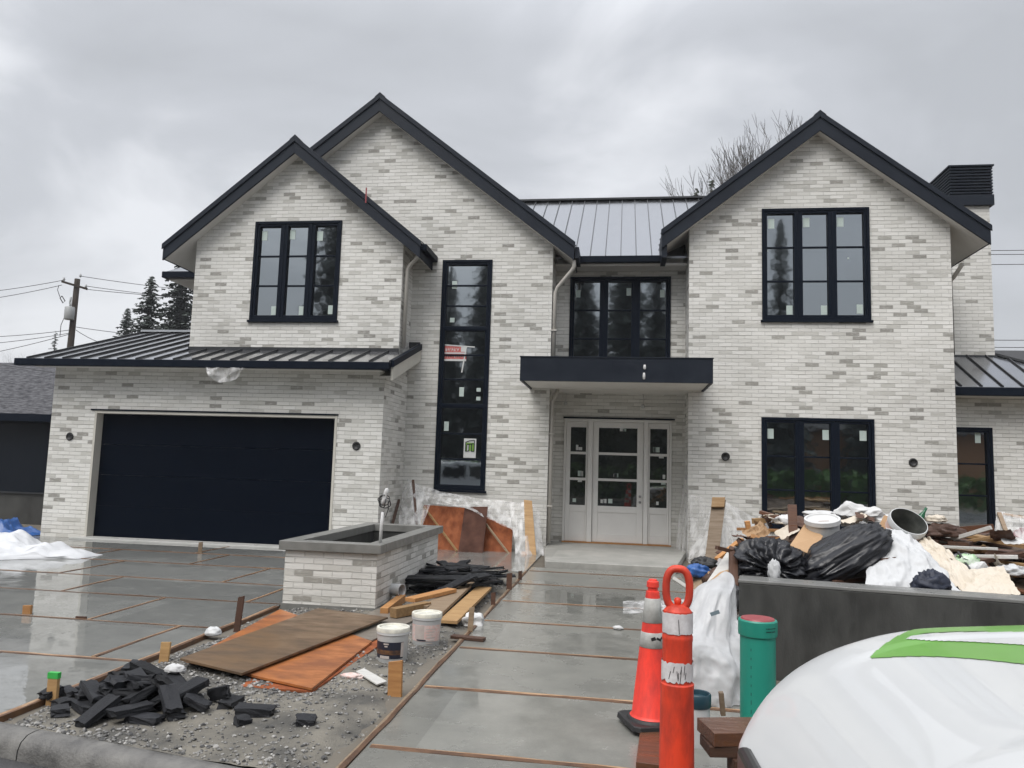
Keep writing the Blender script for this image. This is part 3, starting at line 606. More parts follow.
# entry: one primed unit of two sidelights and a door
x0, x1, z0, z1 = dE; W_ = x1-x0
def ex(px): return at(px, 470, YE).x
def ez(py): return at(618, py, YE).z
mb = MB(); yb, yfz = YE-.03, YE+.13
mull = [(x0, x0+.05), (ex(587.6), ex(592.4)), (ex(643.6), ex(648)), (x1-.05, x1)]
for a, b in mull: mb.box(a, b, yb, yfz, z0, z1)
mb.box(x0+.05, x1-.05, yb+.002, yfz, z1-.06, z1)
fe = mb.build('entry_frame', 'door_primer', HOUSE, bevel=.006)
def leaf(name, a, b, ga, gb, gz, y, handle=False):
    mb = MB(); g0z, g1z = ez(506.5), ez(428)
    mb.box(a, ga, y, y+.05, z0+.03, z1-.062); mb.box(gb, b, y, y+.05, z0+.03, z1-.062)
    mb.box(ga, gb, y, y+.05, g1z, z1-.062); mb.box(ga, gb, y, y+.05, g0z-.14, g0z)
    mb.box(ga, gb, y+.014, y+.04, z0+.2, g0z-.14); mb.box(ga, gb, y, y+.05, z0+.03, z0+.2)
    for t in (1/3, 2/3):
        z = g0z+(g1z-g0z)*t; mb.box(ga, gb, y-.004, y+.03, z-.028, z+.028)
    o = mb.build(name, 'door_primer', HOUSE, bevel=.005)
    MB().box(ga-.003, gb+.003, y+.03, y+.042, g0z-.003, g1z+.003).build('pane', 'door_glass', o)
    R = random.Random(int(a*100)); n = 5 if handle else 4
    for i in range(n+2):
        w = R.uniform(.05, .13); h = R.uniform(.06, .12); k = i % 3
        zz = g0z+(g1z-g0z)*(k/3)+R.choice([.06, .06, .5]); xx = R.uniform(ga+.02, gb-w-.02)
        MB().box(xx, xx+w, y+.0235, y+.0295, zz, zz+h).build('sticker', R.choice(['sticker', 'sticker_white']), o)
    if handle:
        mb = MB()
        for zz in (1.02, 1.14): mb.lathe([(0, 0), (.028, 0), (.028, .018), (.018, .03), (0, .03)], 14, Matrix.Translation((b-.065, y, zz)) @ Matrix.Rotation(rad(90), 4, 'X'))
        mb.build('handle', 'steel', o, smooth=True)
    return o
leaf('sidelight', mull[0][1]+.003, mull[1][0]-.003, ex(570), ex(586.4)-.02, 0, YE+.02)
leaf('entry_door', mull[1][1]+.006, mull[2][0]-.006, ex(598.2), ex(637), 0, YE+.035, True)
leaf('sidelight', mull[2][1]+.003, mull[3][0]-.003, ex(649)+.02, ex(667), 0, YE+.02)
MB().box(x0-.02, x1+.06, YE-.05, YE+.02, z1+.003, z1+.035).build('flashing', 'black_trim', HOUSE)
MB().box(x0, x1, YE-.06, YE+.1, z0-.012, z0+.03).build('door_sill', 'wood_orange', HOUSE)

# gables: fascia boards in two steps, roof slabs, soffits
def gable(g, yb, fz, endz=None):
    xa, za, s, hw, yf = g
    for sd_ in (-1, 1):
        xe = xa+sd_*hw; ze = za-s*hw
        MB().prism_xz([(xa, za-.02), (xe, ze-.02), (xe, ze-fz), (xa, za-fz-.005)], yf, yf+.045).build('fascia', 'fascia_black', HOUSE, bevel=.004)
        MB().prism_xz([(xa, za), (xe+sd_*.02, ze-.015), (xe+sd_*.02, ze-.135), (xa, za-.12)], yf-.028, yf-.002).build('fascia_trim', 'fascia_black', HOUSE, bevel=.004)
        mb = MB(); A = [(xa, yf-.01, za-.01), (xe, yf-.01, ze-.01), (xe, yb, ze-.01), (xa, yb, za-.01)]
        mb.slab(A, .06)
        nrm = Vector((sd_*s, 0, 1)).normalized(); y = yf+.35
        while y < yb:
            mb.bar(Vector((xa, y, za-.01))+nrm*.015, Vector((xe, y, ze-.01))+nrm*.015, .02, .035, 1, up=nrm); y += .42
        mb.build('roof', ['roof_metal', 'seam_metal'], HOUSE)
        mb = MB().slab([(xa, yf+.05, za-fz+.05), (xe-sd_*.01, yf+.05, ze-fz+.05), (xe-sd_*.01, yb, ze-fz+.05), (xa, yb, za-fz+.05)], .02)
        mb.build('soffit', 'soffit', HOUSE)
        mb = MB()
        if g is GL and sd_ > 0: mb.box(xe, xe+.11, yf+.12, yb, ze-.17, ze-.04)
        mb.box(min(xe-.0, xe-sd_*.02), max(xe, xe-sd_*.02), yf+.06, yb, ze-fz+.02, ze-.02)
        mb.build('gutter', 'black_trim', HOUSE, bevel=.01)
    # ridge cap
    MB().prism_xz([(xa-.12, za-.12*s+.02), (xa, za+.03), (xa+.12, za-.12*s+.02), (xa, za+.005)], yf-.02, yb).build('ridge_cap', 'fascia_black', HOUSE)
gable(GL, 18.2, .37); gable(GM, 22.0, .40); gable(GR, 22.0, .40)
# red tape left on the left gable's barge board
q = at(366, 195, GL[4]-.03); MB().box(q.x-.012, q.x+.016, GL[4]-.034, GL[4]-.03, q.z-.17, q.z+.16).build('tape_strip', 'cap_red', HOUSE)

# main roof between the gables
mb = MB(); ey, ez_, ry, rz = 16.55, 6.335, 20.4, 8.98
mb.slab([(-5.2, ey, ez_), (4, ey, ez_), (4, ry, rz), (-5.2, ry, rz)], .05)
mb.slab([(-5.2, 24.9, ez_-.2), (4, 24.9, ez_-.2), (4, ry+.002, rz), (-5.2, ry+.002, rz)], .05)
n_ = Vector((0, -(rz-ez_), ry-ey)).normalized(); x = -5.1
while x < 4: mb.bar(Vector((x, ey, ez_))+n_*.012, Vector((x, ry, rz))+n_*.012, .016, .03, 1, up=n_); x += .335
mb.bar((-5.2, ry, rz+.02), (4, ry, rz+.02), .2, .05, 1)
mb.build('roof', ['roof_metal', 'seam_metal'], HOUSE)
MB().box(-1.04, .9, 16.43, 16.56, 6.18, 6.325).build('gutter', 'black_trim', HOUSE, bevel=.012)
MB().box(-1.5, 1.34, 16.56, 17.0, 6.13, 6.18).build('soffit', 'soffit', HOUSE)
# boxed eave returns that close the gap beside the entry bay
MB().box(.775, .88, 15.87, 16.6, 6.12, 6.5).build('fascia', 'fascia_black', HOUSE)
MB().box(-1.03, -.95, 15.87, 16.6, 6.12, 6.36).build('fascia', 'fascia_black', HOUSE)

# low metal roof over the garage
EL, s_ = (-12.15, 14.1, 3.62), .32
def lz(y): return 3.62+s_*(y-14.1)
mb = MB()
mb.slab([(-12.15, 14.08, lz(14.08)), (-4.36, 14.08, lz(14.08)), (-4.36, 16.08, lz(16.08)), (-9.28, 16.08, lz(16.08)), (-9.28, 17.9, lz(17.9)), (-12.15, 17.9, lz(17.9))], .05)
n_ = Vector((0, -s_, 1)).normalized(); x = -12.1
while x < -4.3:
    y1 = 17.9 if x < -9.3 else (15.29 if x < -4.62 else 16.08)
    mb.bar(Vector((x, 14.08, lz(14.08)))+n_*.016, Vector((x, y1, lz(y1)))+n_*.016, .022, .035, 1, up=n_); x += .405
mb.bar((-12.15, 17.9, lz(17.9)+.02), (-9.28, 17.9, lz(17.9)+.02), .22, .05, 0)
mb.box(-9.28, -4.6, 15.255, 15.298, lz(15.28)-.02, lz(15.28)+.07, 1)
mb.box(-4.6, -4.36, 16.04, 16.098, lz(16.08)-.02, lz(16.08)+.07, 1)
mb.build('roof', ['roof_metal_skylit', 'seam_metal'], HOUSE)
MB().box(-12.27, -4.37, 13.94, 14.085, 3.455, 3.60).build('gutter', 'black_trim', HOUSE, bevel=.012)
MB().slab([(-12.1, 14.09, 3.50), (-4.64, 14.09, 3.50), (-4.64, 14.5, 3.50), (-12.1, 14.5, 3.50)], .02).build('soffit', 'soffit', HOUSE)
q0, q1 = Vector((-4.35, 14.08, lz(14.08))), Vector((-4.35, 16.09, lz(16.09)))
MB().add([q0+Vector((-.03, 0, -.09)), q1+Vector((-.03, 0, -.09)), q1+Vector((-.03, 0, .035)), q0+Vector((-.03, 0, .035)), q0+Vector((.03, 0, -.09)), q1+Vector((.03, 0, -.09)), q1+Vector((.03, 0, .035)), q0+Vector((.03, 0, .035))],
         [(0, 1, 2, 3), (7, 6, 5, 4), (0, 4, 5, 1), (1, 5, 6, 2), (2, 6, 7, 3), (3, 7, 4, 0)]).build('fascia', 'black_trim', HOUSE)
d = Vector((0, 0, -.34)); u_ = Vector((0, 0, -.092))
MB().add([q0+d+Vector((-.03, .03, 0)), q1+d+Vector((-.03, 0, 0)), q1+u_+Vector((-.03, 0, 0)), q0+u_+Vector((-.03, .03, 0)), q0+d+Vector((.015, .03, 0)), q1+d+Vector((.015, 0, 0)), q1+u_+Vector((.015, 0, 0)), q0+u_+Vector((.015, .03, 0))],
         [(0, 1, 2, 3), (7, 6, 5, 4), (0, 4, 5, 1), (1, 5, 6, 2), (2, 6, 7, 3), (3, 7, 4, 0)]).build('barge_board', 'cream_trim', HOUSE)
mb = MB().slab([(-4.62, 14.12, lz(14.12)-.28), (-4.38, 14.12, lz(14.12)-.28), (-4.38, 16.09, lz(16.09)-.28), (-4.62, 16.09, lz(16.09)-.28)], .02); mb.build('soffit', 'cream_trim', HOUSE)
# brick cheek under the sloping verge
mb = MB().add([(-4.622, 14.5, 3.4), (-4.622, 16.1, 3.4), (-4.622, 16.1, lz(16.1)-.2), (-4.622, 14.5, lz(14.5)-.2), (-4.8, 14.5, 3.4), (-4.8, 16.1, 3.4), (-4.8, 16.1, lz(16.1)-.2), (-4.8, 14.5, lz(14.5)-.2)],
              [(0, 1, 2, 3), (7, 6, 5, 4), (0, 4, 5, 1), (3, 2, 6, 7)]); mb.build('wall', 'white_brick', HOUSE)
# rear eave glimpsed left of the left gable
mb = MB().slab([(-12.0, 18.4, 6.55), (-9.2, 18.4, 6.55), (-9.2, 21.5, 8.3), (-10.4, 21.5, 8.3)], .05); mb.build('roof', ['roof_metal', 'seam_metal'], HOUSE)
mb = MB().box(-12.0, -9.2, 18.26, 18.42, 6.36, 6.52); mb.bar((-11.98, 18.3, 6.45), (-11.98, 22, 6.45), .1, .14); mb.build('gutter', 'black_trim', HOUSE)
MB().box(-11.9, -9.2, 18.42, 22, 6.33, 6.36).build('soffit', 'soffit', HOUSE)
MB().box(-11.1, -9.2, 19.0, 23, 0, 6.4).build('wall', 'white_brick', HOUSE)

# flat canopy over the entry
cx0, cx1, cy, cz0, cz1 = -1.945, 1.66, 14.5, 3.345, 3.80
mb = MB().box(cx0, cx1, cy, cy+.05, cz0, cz1); mb.box(cx0, cx0+.05, cy+.05, 16.098, cz0, cz1); mb.box(cx1-.05, cx1, cy+.05, 16.098, cz0, cz1); mb.box(cx0-.012, cx1+.012, cy-.012, cy+.06, cz1+.001, cz1+.022)
mb.box(-.17, -.164, cy-.003, cy, cz0+.01, cz1-.004)
cn = mb.build('canopy', 'fascia_black', HOUSE, bevel=.004)
MB().box(cx0+.05, cx1-.05, cy+.05, 16.098, cz1-.10, cz1-.03).build('canopy_deck', 'seam_metal', cn)
MB().box(cx0+.05, cx1-.05, cy+.05, 16.098, cz0+.025, cz0+.045).build('soffit', 'soffit', cn)
MB().box(-1.515, 1.35, 16.098, 17.0, cz0+.02, cz0+.06).build('soffit', 'soffit', cn)
MB().box(-1.515, 1.35, 16.098, 17.0, cz1-.10, cz1-.03).build('canopy_deck', 'seam_metal', cn)
for x_, z_, h_ in ((.41, 3.63, .09), (.40, 3.46, .13)):
    MB().lathe([(0, 0), (.022, .01), (.026, h_*.5), (.018, h_), (0, h_)], 10, Matrix.Translation((x_, cy-.012, z_-h_/2)) @ Matrix.Diagonal((1, .35, 1, 1))).build('putty', 'paper', cn, smooth=True)
for px_, py_ in ((565.5, 405), (643, 408)):
    q = at(px_, py_, YE-.10)
    mb = MB().lathe([(0, .09), (.03, .08), (.045, .03), (.035, 0), (0, -.01)], 14, Matrix.Translation(q)); mb.tube([q+Vector((0, 0, .08)), q+Vector((.02, .02, .2)), q+Vector((-.01, .06, .34))], .008, 6)
    mb.build('lamp_fitting', 'paper', HOUSE, smooth=True)
# round boxes for the outside lamps
for px_, py_, Y in ((70, 436.5, YG), (356.5, 446, YG), (725.5, 456.5, YM), (913, 462.5, YM)):
    q = at(px_, py_, Y)
    mb = MB().lathe([(0, .0), (.075, .0), (.085, .012), (.075, .022), (.055, .022), (.05, .008), (0, .008)], 20, Matrix.Translation((q.x, Y-.001, q.z)) @ Matrix.Rotation(rad(90), 4, 'X'))
    mb.build('junction_box', 'rubber', HOUSE, smooth=True)
q = at(682, 477, 16.5); mb = MB().lathe([(.05, -.004), (.06, .006), (.045, .012), (.04, .0), (0, .0)], 16, Matrix.Translation((1.349, 16.5, q.z)) @ Matrix.Rotation(rad(-90), 4, 'Y')); mb.build('junction_box', 'rubber', HOUSE)
# rainwater pipes
def dpipe(pts, r=.042): return MB().tube(pts, r, 12).build('downpipe', 'pipe_cream', HOUSE, smooth=True)
a = at(421, 250, 15.3); dpipe([(a.x+.02, 15.3, a.z+.03), (a.x+.01, 15.32, a.z-.07), (a.x-.08, 15.36, a.z-.15), (-4.47, 15.40, a.z-.30), (-4.53, 15.42, a.z-.40), (-4.54, 15.42, lz(15.42)+.05)])
a = at(574, 262, 15.95); dpipe([(a.x, 15.95, a.z+.04), (a.x, 15.97, a.z-.10), (a.x-.07, 16.0, a.z-.20), (-1.40, 16.12, 5.55), (-1.455, 16.15, 5.42), (-1.46, 16.16, 3.80)])
dpipe([(-1.36, 16.22, 3.36), (-1.40, 16.2, 3.22), (-1.46, 16.17, 3.1), (-1.465, 16.16, .16)])
mb = MB()
for z_ in (.9, 2.4, 4.6): mb.box(-1.53, -1.40, 16.09, 16.21, z_, z_+.03)
mb.build('pipe_bracket', 'pipe_cream', HOUSE)
a = at(957, 250, 16.9); dpipe([(6.85, 16.5, 6.10), (6.80, 16.8, 5.9), (6.56, 17.1, 5.6), (6.54, 17.2, 5.2), (6.54, 17.2, 4.2)])

# right wing: low roof and chimney
mb = MB(); wz = lambda y: 3.62+.54*(y-16.86)
mb.slab([(6.35, 16.86, wz(16.86)), (10.0, 16.86, wz(16.86)), (8.36, 18.56, wz(18.56)), (8.36, 20.9, wz(18.56)), (6.35, 20.9, wz(18.56)), (6.35, 18.56, wz(18.56))], .05)
mb.slab([(10.0, 16.86, wz(16.86)), (10.0, 22, wz(16.86)), (8.36, 22, wz(18.56)), (8.36, 18.56, wz(18.56))], .05)
n_ = Vector((0, -.54, 1)).normalized(); x = 6.5
while x < 9.9:
    y1 = 18.5 if x < 8.36 else 16.86+(10.0-x)*1.03
    mb.bar(Vector((x, 16.86, wz(16.86)))+n_*.016, Vector((x, y1, wz(y1)))+n_*.016, .022, .035, 1, up=n_); x += .40
mb.bar((10.0, 16.86, wz(16.86)+.02), (8.36, 18.56, wz(18.56)+.02), .14, .05, 0)
mb.build('roof', ['roof_metal', 'seam_metal'], HOUSE)
MB().box(6.48, 10.15, 16.74, 16.865, 3.43, 3.60).build('gutter', 'black_trim', HOUSE, bevel=.012)
MB().box(6.48, 10.1, 16.87, 17.3, 3.44, 3.47).build('soffit', 'soffit', HOUSE)
ch = MB().box(7.46, 8.30, 18.5, 19.75, 3.6, 8.06).build('chimney', 'white_brick', HOUSE)
MB().box(7.42, 8.34, 18.47, 19.8, 4.42, 4.52).build('chimney_flashing', 'seam_metal', ch)
MB().box(7.40, 8.38, 18.42, 19.83, 8.0, 8.25).build('chimney_collar', 'fascia_black', ch, bevel=.006)
mb = MB().box(7.52, 8.28, 18.56, 19.7, 8.25, 8.93)
for i in range(9):
    z_ = 8.285+i*.072
    for a, b, c, d in ((7.44, 8.37, 18.44, 18.50), (7.44, 8.37, 19.76, 19.82), (7.44, 7.50, 18.50, 19.76), (8.31, 8.37, 18.50, 19.76)): mb.box(a, b, c, d, z_, z_+.036)
for a in (7.47, 8.34):
    for b in (18.47, 19.79): mb.box(a-.012, a+.012, b-.012, b+.012, 8.25, 8.93)
mb.box(7.42, 8.40, 18.42, 19.84, 8.93, 8.965); mb.build('chimney_louvre', 'fascia_black', ch)
MB().box(6.48, 7.46, 18.9, 20.9, 3.6, 6.3).build('wall', 'white_brick', HOUSE)
# torn plastic caught under the garage gutter
def tornf(u, v):
    x = lerp(at(206, 364, 13.9).x, at(243, 364, 13.9).x, u); t = math.sin(math.pi*u)**.7
    return (x+.03*math.sin(9*v+6*u), 13.92+.05*math.sin(u*14+v*3)-.03*v, 3.47-.30*v*t-.02)
lerp = lambda a, b, t: a+(b-a)*t
o = sheet(tornf, 30, 12).build('torn_plastic', 'clear_sheet', None, smooth=True); tag(o, 'scrap of clear plastic hanging from the gutter above the garage door', 'plastic scrap')

PAVERS = [[-3.29, 4.89, 0.029, -0.0, 0.0, 2.54, 0.25, 0.1, 0.055], [-2.96, 4.93, 0.03, -0.0, 0.0, 0.3, 0.28, 0.13, 0.055], [-3.27, 5.17, 0.029, 0.0, 3.14, -0.33, 0.28, 0.1, 0.055], [-2.98, 4.79, 0.057, 0.51, 0.0, 0.3, 0.28, 0.13, 0.055], [-2.96, 5.58, 0.029, 3.14, 0.0, -0.52, 0.28, 0.13, 0.055], [-3.35, 5.07, 0.029, -0.0, -0.0, 2.73, 0.28, 0.13, 0.055], [-2.5, 4.92, 0.029, 0.0, -3.14, -0.83, 0.28, 0.13, 0.055], [-3.19, 5.37, 0.029, 0.0, -0.0, 1.99, 0.28, 0.1, 0.055], [-2.92, 4.52, 0.029, -0.0, -3.14, 1.1, 0.28, 0.13, 0.055], [-3.07, 5.4, 0.065, -0.06, -0.27, -2.51, 0.25, 0.13, 0.055], [-3.29, 5.56, 0.061, 0.33, 0.1, -3.08, 0.28, 0.13, 0.055], [-2.88, 5.36, 0.029, -0.0, 0.0, 0.75, 0.22, 0.13, 0.055], [-3.3, 5.3, 0.068, -0.17, -0.21, -1.22, 0.28, 0.13, 0.055], [-3.24, 5.62, 0.105, -0.34, 0.01, 0.36, 0.28, 0.13, 0.055], [-3.16, 5.0, 0.059, 0.01, -0.22, -2.23, 0.28, 0.1, 0.055], [-3.06, 5.22, 0.062, -0.0, -0.57, 2.6, 0.14, 0.1, 0.055], [-3.24, 5.32, 0.116, 0.22, 0.14, 2.24, 0.25, 0.13, 0.055], [-2.87, 5.09, 0.071, -0.14, 0.17, 1.19, 0.28, 0.13, 0.055], [-2.64, 4.74, 0.029, 0.0, 0.0, 3.05, 0.28, 0.13, 0.055], [-2.68, 5.35, 0.029, -0.0, 0.0, 1.32, 0.14, 0.13, 0.055], [-3.0, 4.68, 0.084, 0.0, -0.43, 1.25, 0.28, 0.13, 0.055], [-2.63, 5.14, 0.029, -0.0, 0.0, 0.69, 0.25, 0.13, 0.055], [-3.51, 4.94, 0.03, 0.0, 0.0, 1.2, 0.14, 0.13, 0.055], [-3.29, 5.05, 0.11, -0.45, 3.14, 0.64, 0.28, 0.13, 0.055], [-3.06, 5.84, 0.029, 0.0, 0.0, 1.2, 0.25, 0.13, 0.055], [-2.69, 5.0, 0.104, 3.12, -0.6, 0.2, 0.28, 0.13, 0.055], [-3.12, 4.51, 0.059, 0.57, -0.0, -1.2, 0.28, 0.13, 0.055], [-3.71, 5.8, 0.03, 3.14, 0.0, -1.45, 0.25, 0.13, 0.055], [-2.77, 4.76, 0.084, 3.14, 0.0, 1.15, 0.28, 0.13, 0.055], [-3.45, 5.34, 0.081, 0.49, 2.9, 1.14, 0.28, 0.1, 0.055], [-3.69, 5.22, 0.029, 0.0, 0.0, 2.58, 0.25, 0.1, 0.055], [-2.98, 5.5, 0.106, -2.96, 0.07, 1.16, 0.28, 0.13, 0.055], [-2.58, 5.07, 0.084, -0.0, -0.0, 1.73, 0.28, 0.13, 0.055], [-2.76, 5.43, 0.084, 0.0, 0.0, 0.24, 0.28, 0.13, 0.055], [-3.03, 5.21, 0.106, 0.57, -0.01, 1.04, 0.22, 0.1, 0.055], [-2.19, 5.29, 0.029, -0.0, 3.14, -1.57, 0.25, 0.13, 0.055], [-3.4, 4.76, 0.03, 0.0, 3.14, -0.86, 0.14, 0.13, 0.055], [-3.58, 5.34, 0.029, -3.14, 0.0, 0.97, 0.22, 0.13, 0.055], [-3.22, 4.91, 0.151, 0.2, -0.22, 2.52, 0.28, 0.13, 0.055], [-2.24, 4.85, 0.058, -0.0, -0.22, 3.13, 0.28, 0.13, 0.055], [-2.92, 4.98, 0.147, 0.22, 0.02, -2.91, 0.28, 0.13, 0.055], [-2.51, 4.87, 0.161, -0.0, -0.63, 2.42, 0.28, 0.13, 0.055], [-2.89, 5.72, 0.029, -0.0, 0.0, 0.53, 0.14, 0.13, 0.055], [-2.88, 4.99, 0.205, 0.15, 2.98, -0.54, 0.22, 0.1, 0.055], [-3.75, 5.1, 0.062, 3.07, -0.27, 1.29, 0.22, 0.13, 0.055], [-3.77, 5.43, 0.055, 2.68, -0.0, 0.95, 0.28, 0.13, 0.055], [-2.48, 5.25, 0.03, 0.0, -0.0, 2.3, 0.22, 0.1, 0.055], [-2.93, 5.18, 0.097, -0.97, -0.15, 0.97, 0.28, 0.1, 0.055], [-2.77, 5.12, 0.155, -0.29, -0.58, -2.07, 0.22, 0.13, 0.055], [-3.05, 5.06, 0.2, -2.89, 0.21, 1.26, 0.28, 0.13, 0.055], [-2.31, 5.31, 0.092, 1.65, -0.29, -0.28, 0.28, 0.1, 0.055], [-3.11, 4.94, 0.173, -2.76, 0.08, 1.74, 0.14, 0.1, 0.055], [-3.24, 5.27, 0.187, 3.01, -0.23, -1.38, 0.25, 0.1, 0.055], [-2.72, 5.1, 0.206, -0.6, -0.23, -1.31, 0.28, 0.13, 0.055], [-2.26, 4.48, 0.029, -3.14, -0.0, -0.64, 0.28, 0.13, 0.055], [-2.79, 5.8, 0.07, -0.07, -0.28, -2.37, 0.28, 0.13, 0.055], [-3.25, 5.71, 0.029, 0.0, -0.0, 2.03, 0.14, 0.1, 0.055], [-3.3, 5.56, 0.183, 0.02, -0.07, 1.74, 0.22, 0.13, 0.055], [-2.38, 5.06, 0.085, -0.0, -0.43, -2.98, 0.28, 0.13, 0.055], [-3.09, 5.46, 0.195, -0.01, 0.28, -0.1, 0.25, 0.13, 0.055], [-2.72, 5.32, 0.139, -3.04, 0.45, -0.38, 0.28, 0.13, 0.055], [-2.9, 5.36, 0.157, 0.4, -0.0, 1.07, 0.22, 0.1, 0.055], [-2.13, 5.56, 0.067, -1.57, -0.0, 0.46, 0.22, 0.13, 0.055], [-2.43, 5.62, 0.03, -0.0, -0.0, 1.13, 0.22, 0.13, 0.055]]
PLANKS = [[-1.92, 11.04, 0.016, -0.0, 0.0, 0.8, 0.613, 0.188, 0.028], [-2.12, 10.49, 0.016, -0.0, 0.0, -0.98, 0.528, 0.163, 0.028], [-1.92, 11.21, 0.047, -0.01, -0.07, 0.16, 0.897, 0.135, 0.028], [-1.89, 10.34, 0.044, 0.0, 0.0, -1.39, 0.999, 0.179, 0.028], [-1.84, 10.16, 0.075, -0.03, -0.02, 1.02, 0.842, 0.139, 0.028], [-2.36, 10.07, 0.016, -0.0, 0.0, 1.32, 0.474, 0.138, 0.028], [-2.24, 10.9, 0.047, 0.05, -0.06, 0.41, 0.933, 0.139, 0.028], [-2.12, 11.4, 0.035, -0.19, 0.02, 0.6, 0.834, 0.141, 0.028], [-1.97, 10.76, 0.075, 0.03, -0.0, -0.19, 0.595, 0.169, 0.028], [-2.39, 11.05, 0.08, -0.03, -0.08, 1.44, 0.549, 0.18, 0.028], [-2.14, 10.45, 0.063, -0.01, -0.07, 0.29, 0.777, 0.147, 0.028], [-2.29, 10.13, 0.044, -0.0, -0.0, 0.36, 0.533, 0.197, 0.028], [-2.25, 10.28, 0.08, 0.02, -0.07, -0.01, 0.901, 0.14, 0.028], [-1.94, 10.48, 0.119, -0.1, 0.03, 0.97, 0.525, 0.188, 0.028], [-2.23, 9.86, 0.062, -0.08, -0.1, 1.99, 0.776, 0.17, 0.028], [-2.11, 11.61, 0.03, -0.16, -0.0, 0.59, 0.715, 0.183, 0.028], [-2.4, 10.36, 0.1, -0.14, 0.03, 0.7, 0.706, 0.137, 0.028], [-2.7, 11.69, 0.016, -0.0, -0.0, -1.23, 0.603, 0.141, 0.028], [-1.92, 10.33, 0.16, -0.08, -0.06, 0.02, 0.653, 0.196, 0.028], [-2.35, 9.94, 0.095, 0.13, -0.03, -0.02, 0.821, 0.181, 0.028], [-2.5, 10.86, 0.09, 0.07, 0.04, -0.93, 0.671, 0.198, 0.028], [-2.08, 10.53, 0.155, -0.05, 2.97, -1.47, 0.582, 0.177, 0.028], [-2.49, 10.84, 0.117, 0.04, -0.07, 0.56, 0.483, 0.185, 0.028], [-1.87, 9.97, 0.144, 0.06, -0.12, 0.81, 0.489, 0.193, 0.028], [-2.05, 9.59, 0.114, 0.12, -0.29, 0.86, 0.669, 0.134, 0.028], [-2.39, 10.54, 0.116, 3.05, -0.26, 0.27, 0.73, 0.158, 0.028], [-2.27, 9.87, 0.139, 0.18, -0.06, -0.13, 0.957, 0.172, 0.028], [-2.36, 10.72, 0.145, 0.02, -0.06, 0.26, 0.794, 0.181, 0.028]]
